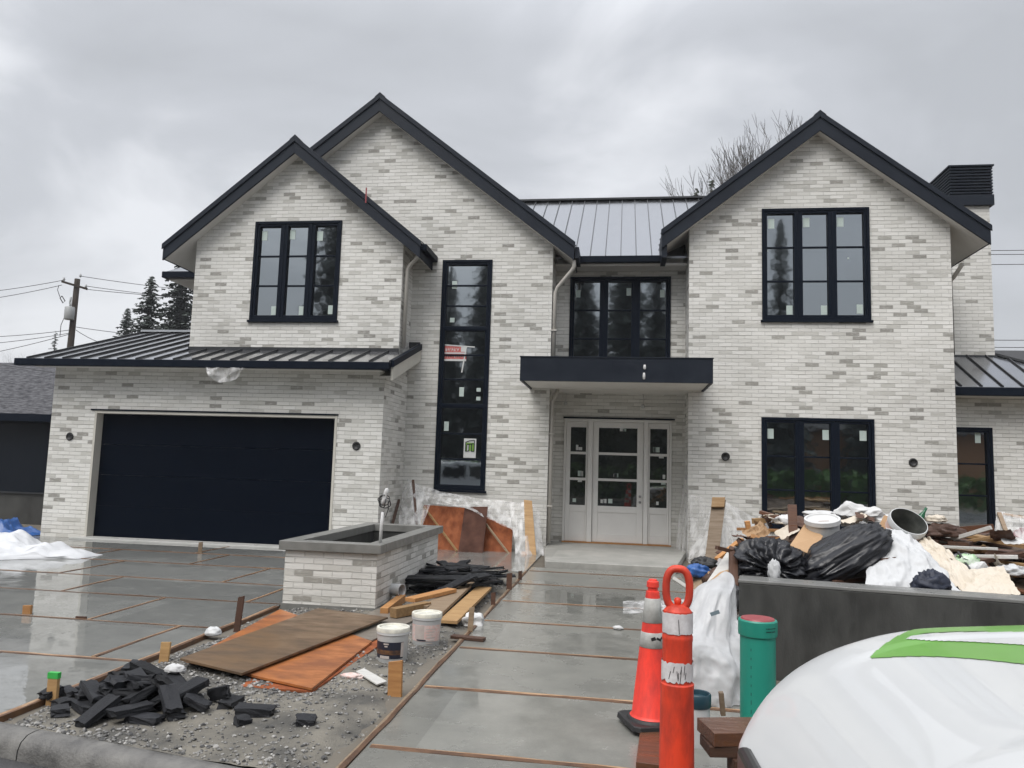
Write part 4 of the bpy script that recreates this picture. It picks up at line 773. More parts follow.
LUMBER = [[3.49, 10.12, 0.75, -0.14, 0.06, 0.43, 0.35, 0.09, 0.038], [2.39, 7.96, 0.8, 0.03, -0.01, 0.75, 1.2, 0.04, 0.038], [2.44, 9.9, 0.78, 0.08, 0.03, 2.81, 0.35, 0.14, 0.038], [3.0, 10.12, 0.75, 0.15, 0.04, 2.89, 0.35, 0.14, 0.038], [3.3, 10.25, 0.741, 0.15, 0.22, 2.36, 0.5, 0.19, 0.018], [1.31, 10.34, 0.243, -0.55, -0.26, 1.05, 1.5, 0.14, 0.038], [4.34, 8.55, 0.801, -0.0, -0.0, 1.77, 0.5, 0.09, 0.038], [5.71, 10.29, 0.666, 0.16, -0.18, -3.12, 0.35, 0.04, 0.018], [3.23, 8.88, 0.801, -0.0, -0.0, 1.76, 0.35, 0.09, 0.038], [3.68, 8.14, 0.801, 0.0, 3.14, -0.2, 0.5, 0.04, 0.038], [2.65, 10.83, 0.601, -0.13, 0.22, 1.04, 0.9, 0.04, 0.038], [3.43, 9.25, 0.801, 0.0, 0.0, 2.77, 1.5, 0.09, 0.038], [5.83, 7.78, 0.723, 0.03, -0.15, 2.96, 1.5, 0.04, 0.018], [2.1, 10.31, 0.709, 0.17, 0.05, 2.88, 0.9, 0.14, 0.018], [4.93, 10.23, 0.732, -0.17, 0.06, 0.33, 0.5, 0.09, 0.038], [1.48, 10.15, 0.416, -0.18, -0.58, 0.2, 0.9, 0.14, 0.038], [4.91, 10.06, 0.771, 0.06, 0.01, 1.54, 0.35, 0.09, 0.018], [4.4, 8.04, 0.801, -0.0, 0.0, 2.59, 0.35, 0.09, 0.038], [0.96, 8.78, 0.036, -0.22, -0.04, 1.41, 0.35, 0.09, 0.038], [5.64, 9.94, 0.749, 0.18, -0.09, 2.25, 0.9, 0.14, 0.038], [4.37, 9.33, 0.791, 0.0, -0.0, 0.27, 0.7, 0.19, 0.018], [5.16, 10.67, 0.64, -0.23, 0.09, 0.36, 0.7, 0.19, 0.038], [1.03, 7.98, 0.048, -0.32, -0.01, 1.56, 1.5, 0.09, 0.018], [3.83, 9.23, 0.844, 0.01, -0.03, 1.02, 1.5, 0.19, 0.038], [5.94, 9.79, 0.732, 0.17, 0.11, 1.21, 1.2, 0.14, 0.038], [3.04, 8.04, 0.801, 0.0, -0.0, 2.26, 0.5, 0.19, 0.038], [2.24, 8.59, 0.791, 0.0, 0.0, 2.59, 0.7, 0.09, 0.018], [3.17, 8.27, 0.801, -0.0, 0.0, 2.03, 0.5, 0.04, 0.038], [3.1, 8.42, 0.851, -0.0, -0.03, 0.8, 1.5, 0.19, 0.038], [4.03, 10.74, 0.613, -0.23, 0.1, 0.41, 0.9, 0.09, 0.018], [3.78, 9.0, 0.877, -0.0, -0.11, 2.33, 1.2, 0.19, 0.038], [5.7, 8.11, 0.742, 0.1, 0.12, 0.71, 0.7, 0.04, 0.018], [5.39, 9.64, 0.793, -0.12, 0.0, 0.03, 0.9, 0.14, 0.018], [1.39, 8.11, 0.412, -0.02, 0.57, 3.1, 1.5, 0.09, 0.018], [4.55, 10.69, 0.656, 0.28, 0.07, 2.96, 1.5, 0.09, 0.018], [4.96, 8.28, 0.791, 0.0, -0.0, 2.93, 0.35, 0.09, 0.018], [3.11, 9.44, 0.828, 0.01, 0.05, 1.33, 1.5, 0.04, 0.018], [0.95, 9.34, 0.042, -2.73, -0.01, -1.49, 0.7, 0.09, 0.038], [1.37, 9.05, 0.378, -1.81, 0.43, 2.19, 1.5, 0.09, 0.018], [5.5, 9.75, 0.805, -0.23, 0.03, 0.16, 0.9, 0.09, 0.038], [3.65, 7.85, 0.806, -0.04, -0.07, 2.04, 0.9, 0.09, 0.018], [5.37, 9.5, 0.794, -0.01, 0.05, 0.05, 0.35, 0.09, 0.038], [3.04, 10.34, 0.733, -0.04, 0.29, 1.31, 0.5, 0.04, 0.038], [3.64, 11.3, 0.472, 1.64, -0.27, -1.83, 0.35, 0.04, 0.038], [3.43, 7.97, 0.791, 0.0, 0.0, 2.06, 0.5, 0.14, 0.018], [1.99, 10.15, 0.717, 0.26, 2.95, 0.48, 1.2, 0.04, 0.018], [3.96, 8.38, 0.876, -0.04, -0.05, 2.55, 1.5, 0.19, 0.038], [6.07, 10.52, 0.559, 0.12, -0.29, -2.56, 0.9, 0.14, 0.018], [1.49, 8.97, 0.41, -0.59, 2.65, -0.96, 0.9, 0.04, 0.038], [5.5, 7.99, 0.787, -3.06, 0.15, 0.74, 1.5, 0.04, 0.018], [1.03, 10.46, 0.05, 2.86, -0.0, 1.53, 0.5, 0.09, 0.038], [5.89, 7.23, 0.501, -2.41, 0.17, -0.0, 0.5, 0.04, 0.038], [4.17, 7.81, 0.857, -0.08, -0.1, 2.02, 1.5, 0.09, 0.038], [1.06, 9.13, 0.06, 2.62, 0.03, 1.68, 0.35, 0.09, 0.018], [1.19, 7.66, 0.141, -0.61, -0.01, 1.56, 0.9, 0.09, 0.038], [0.9, 8.21, 0.157, -0.0, -0.2, 0.84, 1.5, 0.04, 0.018], [2.23, 9.84, 0.785, 0.04, 0.08, 1.99, 0.7, 0.04, 0.038], [4.42, 10.93, 0.583, 0.25, 0.06, 2.91, 0.9, 0.14, 0.018], [2.64, 8.24, 0.852, -0.19, 0.07, 1.27, 1.2, 0.14, 0.038], [3.86, 7.93, 0.888, 3.06, -0.18, 1.38, 1.5, 0.09, 0.038], [2.77, 9.26, 0.828, -0.01, -0.06, 1.4, 0.9, 0.09, 0.038], [2.85, 8.16, 0.868, -0.01, -0.03, 0.86, 0.35, 0.04, 0.018], [2.2, 7.46, 0.758, -1.14, -0.41, 0.71, 0.5, 0.04, 0.038], [5.26, 9.12, 0.831, -0.0, -0.04, 0.36, 1.5, 0.09, 0.038], [1.15, 8.96, 0.118, -0.53, -0.0, 1.57, 0.35, 0.09, 0.038], [3.77, 7.94, 0.886, -0.52, -0.16, 1.41, 1.5, 0.04, 0.018], [0.86, 7.85, 0.055, -0.17, 0.09, 2.29, 0.5, 0.19, 0.038], [3.68, 9.42, 0.892, -1.53, 3.0, -0.11, 0.9, 0.09, 0.038], [4.67, 8.5, 0.812, 0.07, 0.03, 2.56, 0.7, 0.04, 0.038], [2.96, 9.74, 0.827, -0.06, 0.09, 1.82, 1.2, 0.14, 0.038], [2.95, 7.77, 0.819, -0.04, -2.96, -1.36, 0.9, 0.04, 0.018], [5.37, 8.35, 0.784, -3.1, 0.02, 1.09, 0.5, 0.09, 0.018], [2.52, 9.22, 0.801, -0.0, 0.0, 1.66, 0.35, 0.09, 0.038], [3.79, 8.2, 0.962, 0.11, -0.16, 0.31, 1.5, 0.09, 0.038], [1.38, 9.76, 0.32, 2.65, -0.55, 0.7, 0.9, 0.09, 0.038]]
# ------------------------------------------------------------------ form boards in the wet slabs
ORD = ['first', 'second', 'third', 'fourth', 'fifth', 'sixth', 'seventh', 'eighth', 'ninth', 'tenth', 'eleventh', 'twelfth', 'thirteenth']
R = random.Random(11)
def board_strip(p, q, w, label, group, m='form_wood', up=.006):
    p, q = Vector(p), Vector(q); n = max(2, int((q-p).length/.25)); mb = MB()
    d = (q-p).normalized(); s_ = Vector((-d.y, d.x, 0))
    c = []
    for i in range(n+1):
        t = i/n; b = p.lerp(q, t); ww = w*(1+.25*fbm((b.x*4, b.y*4, 3))); off = .012*fbm((b.x*1.1, b.y*1.1, 8)); z = up+.005*fbm((b.x*5, b.y*5, 1))
        cut = .10+.5*fbm((b.x*2.2, b.y*2.2, 5))
        c += [b+s_*(off+ww/2)+Vector((0, 0, z)), b+s_*(off+ww*max(-.4, min(.4, cut)))+Vector((0, 0, z+.001)), b+s_*(off-ww/2)+Vector((0, 0, z-.002)), b+s_*(off-ww/2)+Vector((0, 0, -.05)), b+s_*(off+ww/2)+Vector((0, 0, -.05))]
    q = 5; k0 = n*q
    for i in range(n): mb.add([], [(i*q+k, i*q+(k+1) % q, i*q+q+(k+1) % q, i*q+q+k) for k in (0, 3, 4)], 0); mb.add([], [(i*q+k, i*q+(k+1) % q, i*q+q+(k+1) % q, i*q+q+k) for k in (1, 2)], 1)
    mb.v = [tuple(v) for v in c]; mb.add([], []); mb.f += [tuple(range(q)), tuple(range(k0, k0+q))]; mb.m += [0, 0]
    o = mb.build('form_board', [m, 'form_dark'], None, origin=tuple(p)); tag(o, label, 'form board', group); return o
PJ = [3.33, 4.66, 5.96, 7.28, 8.60, 9.90, 11.42, 12.84]
for i, y in enumerate(PJ[::-1]):
    board_strip((-1.47, y+.02, 0), (.98, y-.03, 0), R.uniform(.052, .07), f'thin wooden form board across the wet path, {ORD[i]} below the entry step', 'form boards across the path')
DX = [6.11, 7.45, 8.86, 10.15, 11.65, 13.0]
for i, y in enumerate(DX[::-1]):
    board_strip((-12.4 if y > 6.4 else -11.6, y+.03, 0), (-3.97, y-.01, 0), R.uniform(.03, .045), f'long thin form board across the driveway, {ORD[i]} out from the garage door', 'form boards across the driveway')
DY = [(-6.85, 8.88, 10.12), (-5.44, 7.47, 8.84), (-4.38, 6.13, 7.43), (-5.39, 10.17, 11.63), (-6.80, 11.67, 12.98), (-4.38, 8.88, 10.12), (-8.2, 7.47, 8.84), (-6.75, 6.13, 7.43), (-7.9, 10.17, 11.63), (-8.9, 11.67, 12.98), (-5.2, 4.9, 6.09), (-7.5, 13.02, 14.2)]
LB = ['behind the white tarp end', 'left of the leaning stake', 'dark and open, nearest the brick heap', 'in the middle of the driveway', 'under the garage door centre', 'touching the brick planter corner', 'left of the short stake', 'at the far left of the front bay', 'left of the garage door middle', 'beside the white tarp', 'in the corner by the green topped stake', 'running to the garage stake']
for (x, y0, y1), l in zip(DY, LB):
    board_strip((x+R.uniform(-.02, .02), y0, 0), (x+R.uniform(-.02, .02), y1, 0), .04, f'short form board lengthwise in the driveway {l}', 'short form boards in the driveway')
board_strip((-3.93, KY(-3.93)+.02, 0), (-3.93, 8.7, 0), .05, 'edge board along the driveway beside the gravel bed', 'edge boards', up=.012)
board_strip((-1.51, KY(-1.51)+.02, 0), (-1.51, 12.75, 0), .045, 'weathered edge board along the path beside the gravel bed', 'edge boards', 'wood_grey', up=.014)

# ------------------------------------------------------------------ stakes
def stake(px, base, h, w, label, m='wood_tan', top=None, lean=0, flat=.02):
    p = atz(*base, 0); mb = MB()
    M = Matrix.Translation((p.x, p.y, 0)) @ Matrix.Rotation(lean, 4, 'Y')
    w2 = w/2; vs = [(-w2, -flat/2, -.08), (w2, -flat/2, -.08), (w2, flat/2, -.08), (-w2, flat/2, -.08), (-w2, -flat/2, h*.93), (w2, -flat/2, h), (w2, flat/2, h*.98), (-w2, flat/2, h*.91)]
    mb.add([M @ Vector(v) for v in vs], [(0, 1, 5, 4), (2, 3, 7, 6), (0, 3, 2, 1), (4, 5, 6, 7), (1, 2, 6, 5), (3, 0, 4, 7)])
    o = mb.build('wooden_stake', m, None, bevel=.003, origin=(p.x, p.y, 0)); tag(o, label, 'stake', 'wooden stakes along the formwork')
    if top:
        M2 = Matrix.Rotation(lean, 4, 'Y'); MB().box(-w2-.002, w2+.002, -flat/2-.002, flat/2+.002, h*.80, h+.002, 0, M2).build('paint_band', top, o)
    return o
stake(0, (52, 701), .19, .075, 'stake with a bright green painted top beside the brick heap', 'wood_tan', 'tape_green', flat=.03)
stake(0, (27, 614), .095, .095, 'short wide orange stake in the left part of the wet driveway', 'wood_orange', flat=.03)
stake(0, (164, 660), .155, .085, 'tan stake at the driveway edge by the dark bricks', 'wood_tan', lean=.06)
stake(0, (237, 629), .335, .065, 'tall dark brown leaning stake beside the plywood sheets', 'wood_dark', lean=.08)
stake(0, (200, 553), .20, .075, 'pale stake standing in front of the garage door', 'wood_grey')
stake(0, (81, 619), .028, .12, 'small dark stub of wood lying on a driveway joint', 'wood_dark')
stake(0, (395, 692), .235, .105, 'broad tan stake in the gravel in front of the two pails', 'wood_orange', lean=-.02, flat=.035)
stake(0, (470, 632), .26, .055, 'dark wet stake at the path edge beside the white bag', 'wood_grey', lean=.05)
stake(0, (493, 606), .17, .055, 'dark stake at the path edge beside the yellow plank', 'wood_dark')
stake(0, (509, 590), .24, .075, 'brown stake against the right end of the slate heap', 'wood_dark')
stake(0, (520, 580), .14, .055, 'small brown stake behind the slate heap at the path', 'wood_dark')

# ------------------------------------------------------------------ brick planter
PL = empty('brick_planter', (-3.33, 10.2, 0), 'white brick planter box with a grey stone cap in front of the garage', 'planter')
def local(o, root):
    o.parent = root; o.matrix_parent_inverse = root.matrix_world.inverted_safe() if False else Matrix.Translation(-root.location); return o
mb = MB(); px0, px1, py0, py1 = -3.89, -2.77, 8.74, 11.75
mb.box(px0, px1, py0, py0+.11, .03, .655); mb.box(px0, px1, py1-.11, py1, .03, .655); mb.box(px0, px0+.11, py0+.11, py1-.11, .03, .655); mb.box(px1-.11, px1, py0+.11, py1-.11, .03, .655)
local(mb.build('wall', 'planter_brick'), PL)
mb = MB(); a, b, c, d = px0-.06, px1+.06, py0-.06, py1+.06; t = .20
mb.box(a, b, c, c+t, .655, .76); mb.box(a, b, d-t, d, .655, .76); mb.box(a, a+t, c+t, d-t, .655, .76); mb.box(b-t, b, c+t, d-t, .655, .76)
local(mb.build('cap', 'cap_stone', bevel=.006), PL)
mb = MB(); e_ = .012
mb.box(px0+.112, px0+.112+e_, py0+.11, py1-.11, .2, .655); mb.box(px1-.112-e_, px1-.112, py0+.11, py1-.11, .2, .655); mb.box(px0+.13, px1-.13, py1-.112-e_, py1-.112, .2, .655); mb.box(px0+.13, px1-.13, py0+.112, py0+.112+e_, .2, .655); mb.box(px0+.11, px1-.11, py0+.11, py1-.11, .18, .24)
local(mb.build('lining', 'grey_render'), PL)
local(MB().box(px0-.015, px1+.015, py0-.015, py1+.015, -.06, .04).build('footing', 'cap_stone'), PL)
# conduit with looped cable standing at the planter corner
P0 = Vector((-2.80, 8.92, .76)); CP = empty('standpipe', P0, 'thin white conduit with looped black cables at its top on the planter corner', 'conduit')
def L_(mb, name, m, root, smooth=True): o = mb.build(name, m, None, smooth=smooth, origin=tuple(root.location)); o.location = (0, 0, 0); o.parent = root; return o
L_(MB().tube([P0+Vector((0, 0, -.02)), P0+Vector((.004, 0, .2)), P0+Vector((.014, 0, .36))], .019, 12), 'pipe', 'paper', CP)
T = P0+Vector((.02, 0, .50))
L_(MB().lathe([(0, .15), (.022, .14), (.03, .09), (.022, .05), (.032, .02), (.030, -.02), (.018, -.06), (0, -.07)], 12, Matrix.Translation(T) @ Matrix.Rotation(.25, 4, 'Y')), 'wrapped_end', 'paper', CP)
R = random.Random(3)
for k in range(4):
    c_ = T+Vector((R.uniform(-.03, .03), R.uniform(-.02, .02), R.uniform(-.05, .03))); r1, r2 = R.uniform(.04, .07), R.uniform(.05, .10); ph = R.uniform(0, 6); tl = R.uniform(-.6, .6)
    pts = [c_+Vector((r1*math.cos(t+ph)*math.cos(tl), r1*math.cos(t+ph)*math.sin(tl)+.02*math.sin(3*t), r2*math.sin(t+ph)*.8)) for t in [2*math.pi*i/22 for i in range(22)]]
    L_(MB().tube(pts, .006, 6, closed=True), 'cable', 'cable', CP)
L_(MB().tube([T+Vector((.05, 0, 0)), T+Vector((.06, 0, -.1)), T+Vector((.03, 0, -.2)), T+Vector((0, 0, -.13))], .006, 6), 'cable', 'cable', CP)

# ------------------------------------------------------------------ right planter wall, still bare render
RW = empty('planter_wall', (1.03, 7.05, 0), 'bare dark grey rendered planter wall in front of the rubbish', 'planter wall', rz=-.185)
def rb(mb, name, m, bev=.006): o = mb.build(name, m, None, bevel=bev); o.parent = RW; return o
rb(MB().box(0, 7.2, 0, .2, -.1, .757), 'wall', 'grey_render', .008)
rb(MB().box(-.006, 7.2, -.006, .3, .757, .785), 'coping', 'render_top', .006)
rb(MB().box(0, .2, .201, 2.6, -.1, .757), 'wall', 'grey_render', .008)

# ------------------------------------------------------------------ plywood on the ground
def plank_thing(name, c, size, rot, m, label, cat, group=None, bevel=.003):
    o = MB().cbox(size).build(name, m, None, bevel=bevel); o.location = c; o.rotation_euler = rot; tag(o, label, cat, group); return o
def quad_sheet(name, pts, th, m, label, cat, group=None):
    p0 = Vector(pts[0]); o = MB().slab(pts, th).build(name, m, None, bevel=.002, origin=tuple(p0)); tag(o, label, cat, group); return o
G_ = 'plywood sheets lying beside the planter'
A = lambda x, y, z: tuple(atz(x, y, z))
quad_sheet('plywood_sheet', [A(186, 660, .055), A(312, 688, .04), A(372, 641, .04), A(280, 609, .05)], .02, 'ply_orange', 'wet bright orange plywood sheet under the brown one in front of the planter', 'plywood', G_)
quad_sheet('plywood_sheet', [A(240, 686, .015), A(312, 691, .015), A(385, 641, .015), A(330, 622, .015)], .018, 'ply_red', 'dark red plywood sheet at the bottom of the ground pile', 'plywood', G_)
quad_sheet('plywood_sheet', [A(332, 632, .034), A(372, 640, .034), A(430, 612, .034), A(382, 606, .034)], .016, 'ply_grey', 'greyish plywood offcut between the planter and the pails', 'plywood', G_)
quad_sheet('plywood_sheet', [A(180, 658, .095), A(242, 673, .085), A(388, 617, .085), A(318, 608, .092)], .02, 'ply_brown', 'long muddy brown plywood sheet on top of the orange one', 'plywood', G_)
quad_sheet('plywood_sheet', [A(165, 668, .0), A(250, 686, .0), A(290, 668, .0), A(200, 650, .0)], .016, 'ply_orange', 'lowest orange plywood corner showing beside the brick heap', 'plywood', G_)

# ------------------------------------------------------------------ the two pails and small litter
def pail(loc, r, h, name, label, kind):
    root = empty(name, loc, label, 'pail')
    o = MB().lathe([(0, .004), (r*.86, .004), (r*.89, .0), (r*.91, .02), (r*.93, .025), (r*.99, h-.06), (r*1.0, h-.055), (r*1.05, h-.05), (r*1.05, h-.02), (r*1.0, h-.016), (r*1.0, h)], 40).build('body', 'pail_white', root); smooth_angle(o)
    o = MB().lathe([(0, h-.008), (r*.86, h-.010), (r*.90, h+.004), (r*1.035, h+.004), (r*1.06, h-.004), (r*1.06, h-.03), (r*1.045, h-.03)], 40).build('lid', 'lid_cream', root); smooth_angle(o)
    def band(name, m, a0, a1, z0, z1, off=.0025):
        n = 18; vs = []
        for i in range(n+1):
            t = a0+(a1-a0)*i/n
            for z in (z0, z1): rr = r*(.93+.06*(z-.025)/(h-.085))+off; vs.append((rr*math.cos(t), rr*math.sin(t), z))
        o = MB().add(vs, [(2*i, 2*i+2, 2*i+3, 2*i+1) for i in range(n)]).build(name, m, root, smooth=True); return o
    if kind == 'navy':
        band('label', 'label_navy', rad(190), rad(330), .045, h*.63); band('label_band', 'label_brown', rad(190), rad(318), h*.27, h*.40, .004)
        band('label_panel', 'label_beige', rad(318), rad(330), h*.2, h*.62, .004)
        for i, (z, a, b) in enumerate(((h*.56, 252, 272), (h*.49, 256, 268), (h*.155, 235, 275))): band('lettering', 'label_beige', rad(a), rad(b), z, z+.012+(.012 if i == 2 else 0), .0045)
    else:
        band('label', 'label_pink', rad(190), rad(352), .055, h*.68); band('label_panel', 'label_beige', rad(232), rad(275), .075, h*.66, .004)
        for k in range(6): band('lettering', 'label_beige', rad(282), rad(322-(k % 3)*6), h*.55-k*.026, h*.55-k*.026+.008, .0045)
        band('smear', 'label_navy', rad(242), rad(282), h*.20, h*.24, .005)
    mb = MB(); pts = [(r*1.03*math.cos(t), r*1.03*math.sin(t), h-.06-.05*math.sin((t-rad(180))*1)) for t in [rad(180+i*9) for i in range(21)]]
    return root
p = atz(392, 659); pail((p.x, p.y, -.015), .137, .29, 'paint_pail', 'lidded white pail with a dark navy label standing on the gravel', 'navy')
p = atz(426, 643); pail((p.x, p.y, -.015), .138, .30, 'paint_pail', 'lidded white pail with a faded pink and beige label on the gravel', 'pink')
def paper_ball(name, loc, rx, ry, rz, seed, m, label, cat, group=None):
    R = random.Random(seed); bm = bmesh.new(); bmesh.ops.create_icosphere(bm, subdivisions=4, radius=1); off = Vector((seed*2.3, seed*.7, seed*5.1))
    for v in bm.verts:
        F = noise.voronoi(v.co*1.5+off)[0]; k = .62+.55*F[0]+.10*(F[1]-F[0])+.22*fbm(v.co*1.1+off, 2); v.co = Vector((v.co.x*rx*k*1.15, v.co.y*ry*k*1.15, max(-.4*rz, v.co.z*rz*k*1.1)))
    me = bpy.data.meshes.new(name); bm.to_mesh(me); bm.free(); me.materials.append(MAT[m]); o = bpy.data.objects.new(name, me); COL.objects.link(o); o.location = loc
    tag(o, label, cat, group); return o
def crumple(name, loc, rx, ry, rz, seed, m, label, cat, group=None, amp=.22, freq=1.6, nu=56, nv=34, flat=True, rot=0, parent=None, axis=None, folds=0, tilt=None, st=(1, 1, 1)):
    mb = MB(); vs = []
    off = Vector((seed*3.7, seed*1.3, seed*7.1))
    for i in range(nv+1):
        th = math.pi*i/nv
        for j in range(nu):
            ph = 2*math.pi*j/nu
            d = Vector((math.sin(th)*math.cos(ph), math.sin(th)*math.sin(ph), math.cos(th)))
            ds = Vector((d.x*st[0], d.y*st[1], d.z*st[2])); k = 1+amp*(ridged(ds*freq+off)-.95) + amp*.4*fbm(ds*freq*2.2+off, 3)
            if folds and axis is not None:
                ax = Vector(axis).normalized(); pr = d.dot(ax); t1 = ax.orthogonal().normalized(); t2 = ax.cross(t1); an = math.atan2(d.dot(t2), d.dot(t1))
                k += .16*max(0, pr)*math.sin(an*folds+2.5*fbm(d*2+off))*max(0, 1-pr**6) - .32*sm(.86, 1, pr) + .55*sm(.975, 1, pr)
            q = d*k; q = Vector((q.x*rx, q.y*ry, q.z*rz))
            if flat and q.z < -.35*rz: q.z = -.35*rz + (q.z+.35*rz)*.15
            vs.append(q)
    fs = [(i*nu+j, (i+1)*nu+j, (i+1)*nu+(j+1) % nu, i*nu+(j+1) % nu) for i in range(nv) for j in range(nu)]
    o = mb.add(vs, fs).build(name, m, parent, smooth=True); o.location = loc; o.rotation_euler = tilt or (0, 0, rot)
    if label: tag(o, label, cat, group)
    return o
p = atz(473, 627); paper_ball('plastic_bag', (p.x-.02, p.y+.12, .03), .11, .09, .10, 2, 'paper', 'crumpled white plastic bag on the gravel by the path', 'plastic bag')
p = atz(213, 636); crumple('cup', (p.x, p.y, .03), .075, .06, .055, 9, 'pail_white', 'small crushed white cup at the driveway edge', 'cup', amp=.18, nu=30, nv=18)
p = atz(188, 672); crumple('paper_scrap', (-3.12, 5.28, .19), .07, .05, .035, 12, 'paper', 'white paper scrap on top of the dark brick heap', 'paper', amp=.3, nu=30, nv=18)
p = atz(371, 676); quad_sheet('trim_offcut', [A(356, 671, .03), A(377, 684, .02), A(387, 681, .02), A(364, 668, .035)], .012, 'board_white', 'short white trim offcut lying on the gravel in front of the pails', 'trim')
p = atz(352, 678); crumple('paper_scrap', (p.x, p.y, .01), .09, .04, .025, 15, 'label_pink', 'pinkish torn paper scrap beside the white trim offcut', 'paper', amp=.35, nu=26, nv=14)
plank_thing('dark_offcut', (*atz(468, 640)[:2], .02), (.34, .09, .03), (0, 0, -.15), 'wood_dark', 'short dark wood offcut under the crumpled white bag', 'offcut')
# paper cup / tube lying on the lumber
q = atz(382, 592, .12); mb = MB(); M = Matrix.Translation((q.x+.1, q.y, .16)) @ Matrix.Rotation(rad(90), 4, 'Y') @ Matrix.Rotation(rad(20), 4, 'X')
mb.lathe([(.062, -.02), (.068, -.02), (.078, .17), (.080, .18), (.072, .18), (.062, .0), (0, 0)], 24, M); o = mb.build('tin', 'pail_white'); smooth_angle(o); tag(o, 'small open white tin lying on its side on the lumber offcuts', 'tin')

# ------------------------------------------------------------------ heaps of pavers and slates
G1 = 'charcoal paving bricks in the heap beside the kerb'; proto = {}
def paver_mesh(l, w, h, seed, m):
    key = (l, w, h, seed % 4, m)
    if key not in proto:
        rd = random.Random(seed); bm = bmesh.new(); bmesh.ops.create_cube(bm, size=1)
        for v in bm.verts: v.co = Vector((v.co.x*l, v.co.y*w, v.co.z*h))
        bmesh.ops.subdivide_edges(bm, edges=bm.edges[:], cuts=2, use_grid_fill=True)
        for v in bm.verts:
            v.co += Vector([rd.uniform(-1, 1)*.0035 for _ in range(3)])
            if abs(v.co.x) > l*.48: v.co.x += rd.uniform(-.016, .008); v.co.z += rd.uniform(-.004, .004)
        bmesh.ops.recalc_face_normals(bm, faces=bm.faces); me = bpy.data.meshes.new('paving_brick'); bm.to_mesh(me); bm.free(); me.materials.append(MAT[m]); proto[key] = me
    return proto[key]
def put(name, me, loc, rot, label, cat, group):
    o = bpy.data.objects.new(name, me); COL.objects.link(o); o.location = loc; o.rotation_euler = rot; tag(o, label, cat, group); return o
for i, a in enumerate([q for q in PAVERS if True and ((q[0]+2.98)/.82)**2+((q[1]-5.16)/.55)**2 < 1]):
    put('paving_brick', paver_mesh(.8*a[6]*[1.1, .9, 1, .7, 1.15][i % 5], .8*a[7], .8*a[8], i, 'paver'), (-3.27+.8*(a[0]+2.98), 5.09+.8*(a[1]-5.16), a[2]*.80+.004), a[3:6], 'dark charcoal paving brick thrown on the heap by the kerb', 'paving brick', G1)
R = random.Random(21)
for i in range(7):                                    # a few more on top
    t = R.uniform(0, 6.28); r_ = R.uniform(0, .34)
    put('paving_brick', paver_mesh(.24, .11, .046, 50+i, 'paver'), (-3.2+r_*math.cos(t)*1.2, 5.04+r_*math.sin(t)*.7, .155+R.uniform(0, .03)-r_*.2), (R.uniform(-.5, .5), R.uniform(-.35, .35), R.uniform(0, 3.1)), 'dark charcoal paving brick thrown on the heap by the kerb', 'paving brick', G1)
put('paving_brick', paver_mesh(.12, .10, .05, 70, 'paver'), (-2.0, 4.97, .02), (.1, .1, .3), 'single broken charcoal brick lying alone on the gravel', 'paving brick', G1)
put('paving_brick', paver_mesh(.24, .13, .055, 71, 'paver'), (*atz(256, 715)[:2], .03), (0, .05, .2), 'whole charcoal brick lying just right of the heap', 'paving brick', G1)
put('paving_brick', paver_mesh(.09, .08, .05, 72, 'paver'), (*atz(243, 724)[:2], .02), (.2, .1, .9), 'charcoal brick corner lying below the right end of the heap', 'paving brick', G1)
for i, a in enumerate(PLANKS):
    z_ = a[2]*1.55+.02
    put('slate_slab', paver_mesh(a[6], a[7], a[8], i, 'slate'), (a[0]-.02, a[1]*.95+.62, z_), a[3:6], 'thin black slate slab in the heap behind the lumber', 'slate slab', 'black slate slabs heaped beside the planter')
for i in range(16):
    t = R.uniform(-1, 1); s_ = R.uniform(-1, 1)
    put('slate_slab', paver_mesh(R.choice([.7, .85, .6]), .17, .03, i, 'slate'), (-2.2+.30*t, 10.95+.7*s_, .30-.12*abs(t)-.1*abs(s_)), (R.uniform(-.12, .12), R.uniform(-.25, .25), R.gauss(.2, .6)), 'thin black slate slab in the heap behind the lumber', 'slate slab', 'black slate slabs heaped beside the planter')
# lumber beside the planter
G3 = 'lumber offcuts between the pails and the slate heap'
def stick(p, q, w, h, m, label, cat='lumber', group=None, name='lumber_offcut', up=(0, 0, 1)):
    p, q = Vector(p), Vector(q); c = (p+q)/2; o = MB().bar(p, q, w, h, up=up).build(name, m, None, bevel=.003, origin=tuple(c)); tag(o, label, cat, group)
    return o
stick(A(448, 622, .06), A(484, 588, .10), .20, .035, 'wood_tan', 'bright yellow pine plank nearest the path beside the slate heap', 'lumber', G3)
stick(A(430, 616, .10), A(468, 582, .14), .21, .038, 'wood_grey', 'wide brown plank between the yellow plank and the short blocks', 'lumber', G3)
stick(A(393, 613, .09), A(428, 606, .10), .10, .10, 'wood_tan', 'thick square timber block behind the second pail', 'lumber', G3)
stick(A(410, 600, .16), A(452, 590, .17), .14, .045, 'wood_orange', 'orange board lying across the other offcuts', 'lumber', G3)
stick(A(424, 608, .10), A(455, 592, .12), .09, .05, 'wood_grey', 'narrow dull stud under the orange board', 'lumber', G3)
stick(A(384, 612, .05), A(402, 598, .06), .09, .09, 'wood_orange', 'stubby timber end by the planter base', 'lumber', G3)

